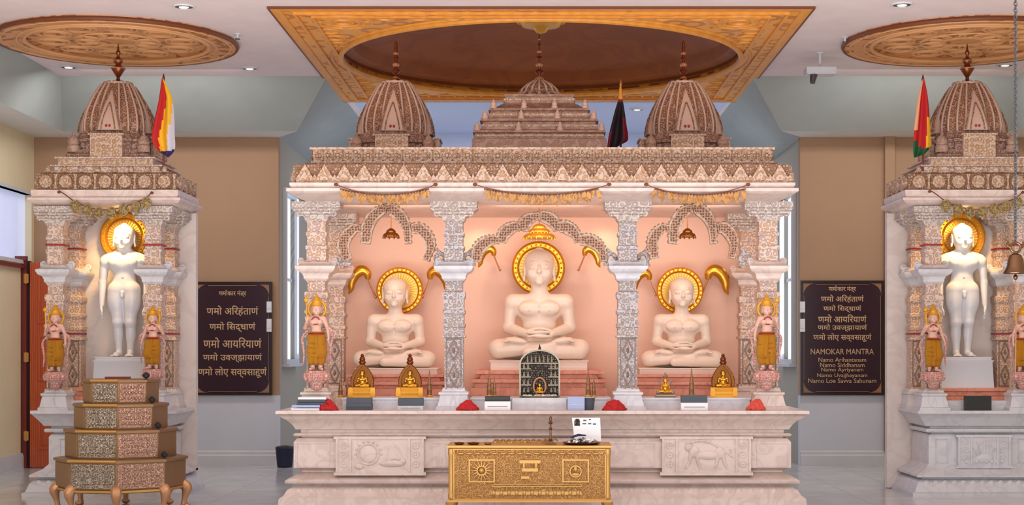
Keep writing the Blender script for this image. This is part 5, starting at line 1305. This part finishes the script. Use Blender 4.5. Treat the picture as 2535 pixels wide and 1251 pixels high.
for (pa, pb, py0, py1) in ((1286,1338,1140,1148),(1292,1332,1160,1168),(1290,1310,1180,1186)):
    (xa, z1), (xb, z0) = gp(pa, py0), gp(pb, py1); b = MB(); b.box(xa, xb, GY-.005, GY+.022, z0, z1); b.build('centre_emboss', M_golde, chest)
for px in (1297, 1327): x, z = gp(px, 1153); b = MB(); b.lathe([(.015,-.03),(.02,0),(.015,.03)], (x, GY+.01, z), 10); b.build('centre_knob', M_golde, chest)
b = MB()
for i in range(12): x, z = gp(1222+i*19, 1222); b.ell((x, GY+.014, z), (.02,.014,.026), 10, 6)
b.box(gp(1215,1)[0], gp(1440,1)[0], GY+.01, GY+.02, gp(1,1226)[1], gp(1,1218)[1]); b.build('lower_bead_row', M_golde, chest); b = MB()
for i in range(17): x, z = gp(1140+i*21, 1124); b.ell((x, GY+.014, z), (.036,.012,.012), 10, 6)
b.build('upper_bead_row', M_golde, chest)
# things on the chest
c = Vector(((1363-VX)*S(13.8), 13.8, GZ)); t = thing('brass_lamp_stand', c, 'slim brass oil lamp stand on top of the gold chest', 'lamp')
b = MB(); b.lathe([(.05,0),(.055,.008),(.03,.02),(.012,.03)], c, 20); b.build('foot', M_brass, t)
b = MB(); b.lathe([(.012,.03),(.02,.045),(.009,.06),(.009,.13),(.018,.14),(.008,.155),(.008,.18),(.02,.19),(.022,.2),(.008,.205),(.014,.225),(.012,.24),(.002,.26)], c, 14); b.build('stem', M_bronze, t)
for sx in (-1, 1): b = MB(); b.tube([(c.x,c.y,c.z+.03),(c.x+sx*.05,c.y,c.z+.05),(c.x+sx*.065,c.y,c.z+.03)], [.01,.008,.012], 8); b.build('arm', M_brass, t)
c = Vector(((1452-VX)*S(14.0), 14.0, GZ)); t = thing('notice_card', c, 'white notice card with a small arch picture propped on the gold chest', 'sign')
cs_ = S(14.0); tilt = lambda x, z: (c.x+x*cs_, c.y+(z*cs_)*.12, c.z+z*cs_)
Q = [(-36,62),(34,62),(36,4),(-30,8)]
b = MB(); A = [tilt(x, z) for x, z in Q]; b.stack([A, [(p[0], p[1]+.006, p[2]) for p in A]]); b.build('card', M_white, t)
b = MB()
P = [(-30,42),(-16,42),(-16,54)]+[(-23+7*math.cos(a), 54+6*math.sin(a)) for a in [PI*i/6 for i in range(1, 6)]]+[(-30,54)]
A = [tilt(x, z) for x, z in P]; b.stack([[(p[0], p[1]-.002, p[2]) for p in A], [(p[0], p[1]+.001, p[2]) for p in A]]); b.build('arch_picture', M_darkrel, t)
b = MB()
for i, (x, z, l) in enumerate(((-8,54,8),(6,56,5),(-10,46,9),(4,46,8),(16,45,8))):
    A = [tilt(x+u, z+v) for u, v in ((0,0),(l,0),(l,3),(0,3))]; b.stack([[(p[0], p[1]-.002, p[2]) for p in A], [(p[0], p[1]+.001, p[2]) for p in A]])
b.build('printed_lines', M_slate, t)
b = MB(); A = [(c.x-.03,c.y+.008,c.z),(c.x+.03,c.y+.008,c.z),(c.x+.03,c.y+.09,c.z),(c.x-.03,c.y+.09,c.z)]; b.stack([A, [(p[0], p[1]*.0+c.y+.02, p[2]+.12) if k < 2 else (p[0], c.y+.03, p[2]+.12) for k, p in enumerate(A)]]); b.build('easel_back', M_white, t)
c = Vector(((1440-VX)*S(13.78), 13.78, GZ)); t = thing('flower_tray', c, 'dark tray of purple-grey petals in front of the white notice card', 'tray')
b = MB(); b.lathe([(.12,0),(.16,.008),(.175,.022),(.165,.022),(.15,.012),(.01,.01)], c, 28); b.build('tray', M_brassd, t)
b = MB(); rr = random.Random(3)
for i in range(60):
    a = rr.uniform(0, 2*PI); q = rr.random()**.5*.14; b.ell((c.x+q*math.cos(a), c.y+q*math.sin(a)*.9, c.z+.02+rr.uniform(0,.05)*(1-q/.16)), (rr.uniform(.01,.022), .012, rr.uniform(.006,.016)), 7, 5, m=i%3)
b.tube([(c.x-.10,c.y,c.z+.06),(c.x-.03,c.y,c.z+.085),(c.x+.04,c.y,c.z+.08)], [.008,.012,.005], 7)
o = b.build('petals', [M_navy, M_silver, M_white], t); o['kind'] = 'stuff'
for px, r, lb in ((1137, .045, 'small dark round dish at the left end of the gold chest top'), (1172, .055, 'wider dark dish near the left end of the gold chest top'), (1208, .035, 'small brass dish third from the left end of the gold chest top')):
    c = Vector(((px-VX)*S(13.75), 13.75, GZ)); b = MB(); b.lathe([(r*.6,0),(r*.9,.006),(r,.018),(r*.92,.018),(r*.7,.008),(.004,.012)], c, 20); b.ell((c.x, c.y, c.z+.016), (r*.5,r*.5,.010), 10, 6)
    tag(b.build('offering_dish', M_brass if px == 1208 else M_brassd), lb, 'dish', 'small dishes on the gold chest')
c = Vector(((1290-VX)*S(14.0), 14.0, GZ)); b = MB(); b.rings([(GZ,.26,.03),(GZ+.022,.255,.028)], c.x, c.y)
for i in range(9): b.ell((c.x-.22+.055*i, c.y-.01, GZ+.026), (.024,.02,.01), 8, 5)
tag(b.build('gold_rail', M_embg), 'low embossed gold bar along the back of the gold chest top', 'ornament')

# ================================================================== TIERED OCTAGONAL STAND
TX, TYY = (300-VX)*S(14.9), 14.9; ts = S(14.35)
st = thing('tiered_offering_stand', (TX, TYY, 0), 'four-tier octagonal embossed metal stand with gold feet before the left shrine', 'stand')
th = math.radians(-90+11)
tiers = [(.62, 1216, 1140), (.53, 1140, 1066), (.445, 1066, 1001), (.36, 1001, 940)]
def zt(py, R): return EYE+(VY-py)*S(TYY-R*.9)
for i, (R, pb, pt) in enumerate(tiers):
    z0 = zt(pb, R) if i == 0 else ztop; z1 = zt(pt, R); ztop = z1
    b = MB(); b.poly_rings([(z0, R*.97), (z0+.012, R*.985), (z1-.035, R*.985), (z1-.03, R*1.02), (z1-.006, R*1.02), (z1, R*.99)], TX, TYY, 8, th); body = b.build('tier', M_brass, st)
    for k, (mt, nm) in enumerate(((M_embs, 'silver_emboss_panel'), (M_embc, 'copper_emboss_panel'), (M_brass, 'brass_side_panel'))):
        b = MB(); idx = {0: -1, 1: 0, 2: -2}[k]; a0 = th+idx*PI/4; a1 = a0+PI/4; rr_ = R*.985
        p0 = Vector((TX+rr_*math.cos(a0), TYY+rr_*math.sin(a0), 0)); p1 = Vector((TX+rr_*math.cos(a1), TYY+rr_*math.sin(a1), 0)); d = (p1-p0).normalized(); nn = Vector((d.y, -d.x, 0))
        if nn.dot(p0-Vector((TX,TYY,0))) < 0: nn = -nn
        A = [p0+d*.012+Vector((0,0,z0+.018)), p1-d*.012+Vector((0,0,z0+.018)), p1-d*.012+Vector((0,0,z1-.042)), p0+d*.012+Vector((0,0,z1-.042))]
        b.stack([[q+nn*.008 for q in A], [q-nn*.004 for q in A]])
        if k < 2:
            cc = (p0+p1)/2; zz = (z0+z1)/2-.01; Lh = (p1-p0).length/2
            for q in range(-3, 4):
                for w_ in (-1, 0, 1):
                    e = cc+d*(q*Lh*.24)+nn*.008; b.ell((e.x, e.y, zz+w_*(z1-z0)*.22), (.016,.016,.018), 8, 5)
        b.build(nm, mt, body)
    b = MB()
    a0 = th-PI/4; p0 = Vector((TX+R*1.03*math.cos(a0), TYY+R*1.03*math.sin(a0), z1-.012)); p1 = Vector((TX+R*1.03*math.cos(th), TYY+R*1.03*math.sin(th), z1-.012)); b.tube([p0, p1], .013, 8)
    b.build('front_rail', M_golde, body)
    if i < 3 or True:
        p = Vector((TX+R*.98*math.cos(th+PI/4), TYY+R*.98*math.sin(th+PI/4), z1)); b = MB(); b.lathe([(.014,0),(.012,.01),(.03,.022),(.036,.045),(.02,.062),(.004,.07)], p, 12); b.build('corner_knob', M_black, body)
z0 = zt(1216, .62)
for k in range(8):
    a = th+k*PI/4; p = Vector((TX+.57*math.cos(a), TYY+.57*math.sin(a), 0)); o_ = Vector((math.cos(a), math.sin(a), 0))
    b = MB(); b.tube(spline([tuple(p+Vector((0,0,z0+.02))), tuple(p+o_*.05+Vector((0,0,z0-.03))), tuple(p+o_*.03+Vector((0,0,z0*.45))), tuple(p+o_*.02+Vector((0,0,.03)))], 4), spline_r([.05,.055,.028,.03], 4), 10)
    b.ell(tuple(p+o_*.045+Vector((0,0,.03))), (.045,.045,.03), 10, 8); b.build('lion_foot_leg', M_footc, st)
b = MB(); b.poly_rings([(z0-.03,.60),(z0-.02,.62),(z0,.62)], TX, TYY, 8, th); b.build('base_rim', M_golde, st)
b = MB(); b.box(TX-.12, TX+.10, TYY-.14, TYY-.02, ztop, ztop+.022); tag(b.build('wooden_tablet', M_doord), 'small dark brown tablet lying on the top tier of the octagonal stand', 'tablet')

# ================================================================== PLAQUES
def text_mesh(txt, size):
    cu = bpy.data.curves.new('t', 'FONT'); cu.body = txt; cu.size = size; cu.align_x = 'CENTER'; cu.align_y = 'CENTER'; cu.extrude = .003; cu.resolution_u = 3; cu.offset = size*.012 if ord(txt[0]) > 255 else 0
    o = bpy.data.objects.new('t', cu); COL.objects.link(o)
    dg_ = bpy.context.evaluated_depsgraph_get(); me = bpy.data.meshes.new_from_object(o.evaluated_get(dg_)); bpy.data.objects.remove(o); return me
def plaque(px0, py0, px1, py1, lines, label):
    Y = 20.56; s_ = S(Y); a, b_ = W(px0, py1, Y), W(px1, py0, Y); cx = (a.x+b_.x)/2; w2 = (b_.x-a.x)/2; z0, z1 = a.z, b_.z
    t = thing('prayer_plaque', (cx, Y, z0), label, 'plaque', 'maroon prayer plaques on the tan walls')
    m = MB(); m.box(a.x+.02, b_.x-.02, Y, Y+.04, z0+.02, z1-.02); m.build('panel', M_plq, t)
    m = MB(); m.box(a.x, b_.x, Y-.02, Y+.04, z0, z0+.03); m.box(a.x, b_.x, Y-.02, Y+.04, z1-.03, z1); m.box(a.x, a.x+.025, Y-.02, Y+.04, z0+.03, z1-.03); m.box(b_.x-.025, b_.x, Y-.02, Y+.04, z0+.03, z1-.03); m.build('frame', M_plqf, t)
    m = MB(); r = .17
    for sx in (-1, 1):
        for zc, sz in ((z0+.035, 1), (z1-.035, -1)):
            ex = cx+sx*(w2-.035); P = [(ex, zc)]+[(ex-sx*r*(1-math.sin(q)), zc+sz*r*(1-math.cos(q))) for q in [PI/2*i/8 for i in range(9)]]
            m.prism(P, Y-.006, Y+.001)
    m.build('corner_ornament', M_tanorn, t)
    m = MB(); m.box(cx-w2+.2, cx+w2-.2, Y-.006, Y, z0+.045, z0+.053); m.box(cx-w2+.2, cx+w2-.2, Y-.006, Y, z1-.053, z1-.045); m.box(cx-w2+.04, cx-w2+.047, Y-.006, Y, z0+.2, z1-.2); m.box(cx+w2-.047, cx+w2-.04, Y-.006, Y, z0+.2, z1-.2); m.build('border_line', M_tanorn, t)
    for txt, py, wpx, hpx in lines:
        me = text_mesh(txt, 1.0)
        co = np.empty(len(me.vertices)*3); me.vertices.foreach_get('co', co); co = co.reshape(-1, 3)
        if len(co) == 0: continue
        xs, ys = co[:,0], co[:,1]; sx = wpx*s_/(xs.max()-xs.min()); sy = hpx*s_/(ys.max()-ys.min())
        co[:,0] = (xs-(xs.max()+xs.min())/2)*sx; co[:,1] = (ys-(ys.max()+ys.min())/2)*sy
        new = np.stack([co[:,0], -co[:,2], co[:,1]], 1); me.vertices.foreach_set('co', new.ravel()); me.materials.clear(); me.materials.append(M_plqt)
        o = mesh_obj('lettering', me, None, t, (0, -.003, EYE+(VY-py)*s_-z0))
    return t
dev = ['णमोकार मंत्र', 'णमो अिरहंताणं', 'णमो िसद्धाणं', 'णमो आयिरयाणं', 'णमो उवज्झायाणं', 'णमो लोए सव्वसाहूणं']
plaque(478, 698, 673, 979, [(dev[0],727,68,18),(dev[1],770,128,26),(dev[2],810,114,26),(dev[3],849,144,26),(dev[4],886,146,25),(dev[5],922,170,28)], 'maroon wall plaque with five large lines of gold script, left of the altar')
plaque(1982, 695, 2188, 979, [(dev[0],716,68,18),(dev[1],740,106,20),(dev[2],765,94,20),(dev[3],789,120,20),(dev[4],812,122,20),(dev[5],836,144,22),
        ('NAMOKAR MANTRA',871,156,14),('Namo Arihantanam',891,118,11),('Namo Siddhanam',904,110,11),('Namo Ayriyanam',917,104,12),('Namo Uvajjhayanam',931,124,12),('Namo Loe Savva Sahunam',943,168,11)], 'maroon wall plaque with gold script above and English lines below, right of the altar')
for px, lb in ((666, 'left'), (1987, 'right')):  # white plates added to imitate window reflections on the plaque edges
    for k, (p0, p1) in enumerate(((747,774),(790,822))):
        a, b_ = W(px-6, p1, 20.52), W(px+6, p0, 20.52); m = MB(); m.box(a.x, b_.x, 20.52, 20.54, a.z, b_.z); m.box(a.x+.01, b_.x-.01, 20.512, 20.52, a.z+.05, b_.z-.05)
        tag(m.build('reflection_plate', M_refl), '%s white plate imitating a window reflection on the inner edge of the %s plaque' % (('upper', 'lower')[k], lb), 'plate', 'white plates imitating window reflections at the plaque edges')

# ================================================================== BELL ON CHAIN
BY = 13.0; c = W(2514, 590, BY); s_ = S(BY)
t = thing('hanging_bell', (c.x, c.y, c.z-100*s_), 'bronze temple bell hanging on a steel chain at the right edge', 'bell')
b = MB(); zb = EYE+(VY-678)*s_; b.lathe([(.075,.01),(.100,.0),(.102,.008),(.088,.03),(.072,.07),(.064,.12),(.05,.155),(.025,.17),(.008,.175)], (c.x, c.y, zb), 32); b.build('bell_body', M_bronze, t)
b = MB(); b.torus((c.x, c.y, zb+.222), .042, .011, 'y', 20, 8); b.tube([(c.x,c.y,zb+.17),(c.x,c.y,zb+.185)], .018, 10)
for sx in (-1, 1): b.tube([(c.x+sx*.04,c.y,zb+.22),(c.x+sx*.075,c.y,zb+.24),(c.x+sx*.06,c.y,zb+.275)], [.012,.014,.006], 8)
b.build('bell_yoke', M_bronze, t)
b = MB(); b.tube([(c.x,c.y,zb+.1),(c.x,c.y,zb-.02)], .006, 6); b.ell((c.x,c.y,zb-.03), (.02,.02,.024), 12, 8); cl = b.build('clapper', M_bronze, t)
b = MB(); b.tube([(c.x,c.y,zb-.05),(c.x+.004,c.y,zb-.4),(c.x-.002,c.y,zb-.85)], .006, 6); b.build('pull_cord', M_copper, cl)
b = MB(); z = zb+.27; k = 0
while z < CZ-.01:
    n0 = len(b.v); b.torus((0,0,0), .013, .0045, 'y' if k % 2 == 0 else 'x', 12, 5); b.v[n0:] = [(x+c.x, y+c.y, zz*1.45+z) for x, y, zz in b.v[n0:]]; z += .028; k += 1
b.build('chain', M_steel, t)

# navy bin behind the altar
c = W(705, 1143, 20.3); t = thing('waste_bin', (c.x, 20.3, 0), 'dark navy bin on the floor behind the left end of the altar', 'bin')
b = MB(); b.lathe([(.09,0),(.10,.01),(.12,.24),(.126,.25),(.112,.25)], (c.x, 20.3, 0), 24); b.build('bin_body', M_navy, t)
b = MB(); b.lathe([(.126,.25),(.12,.27),(.06,.285),(.01,.29)], (c.x, 20.3, 0), 24); b.build('lid', M_black, t)
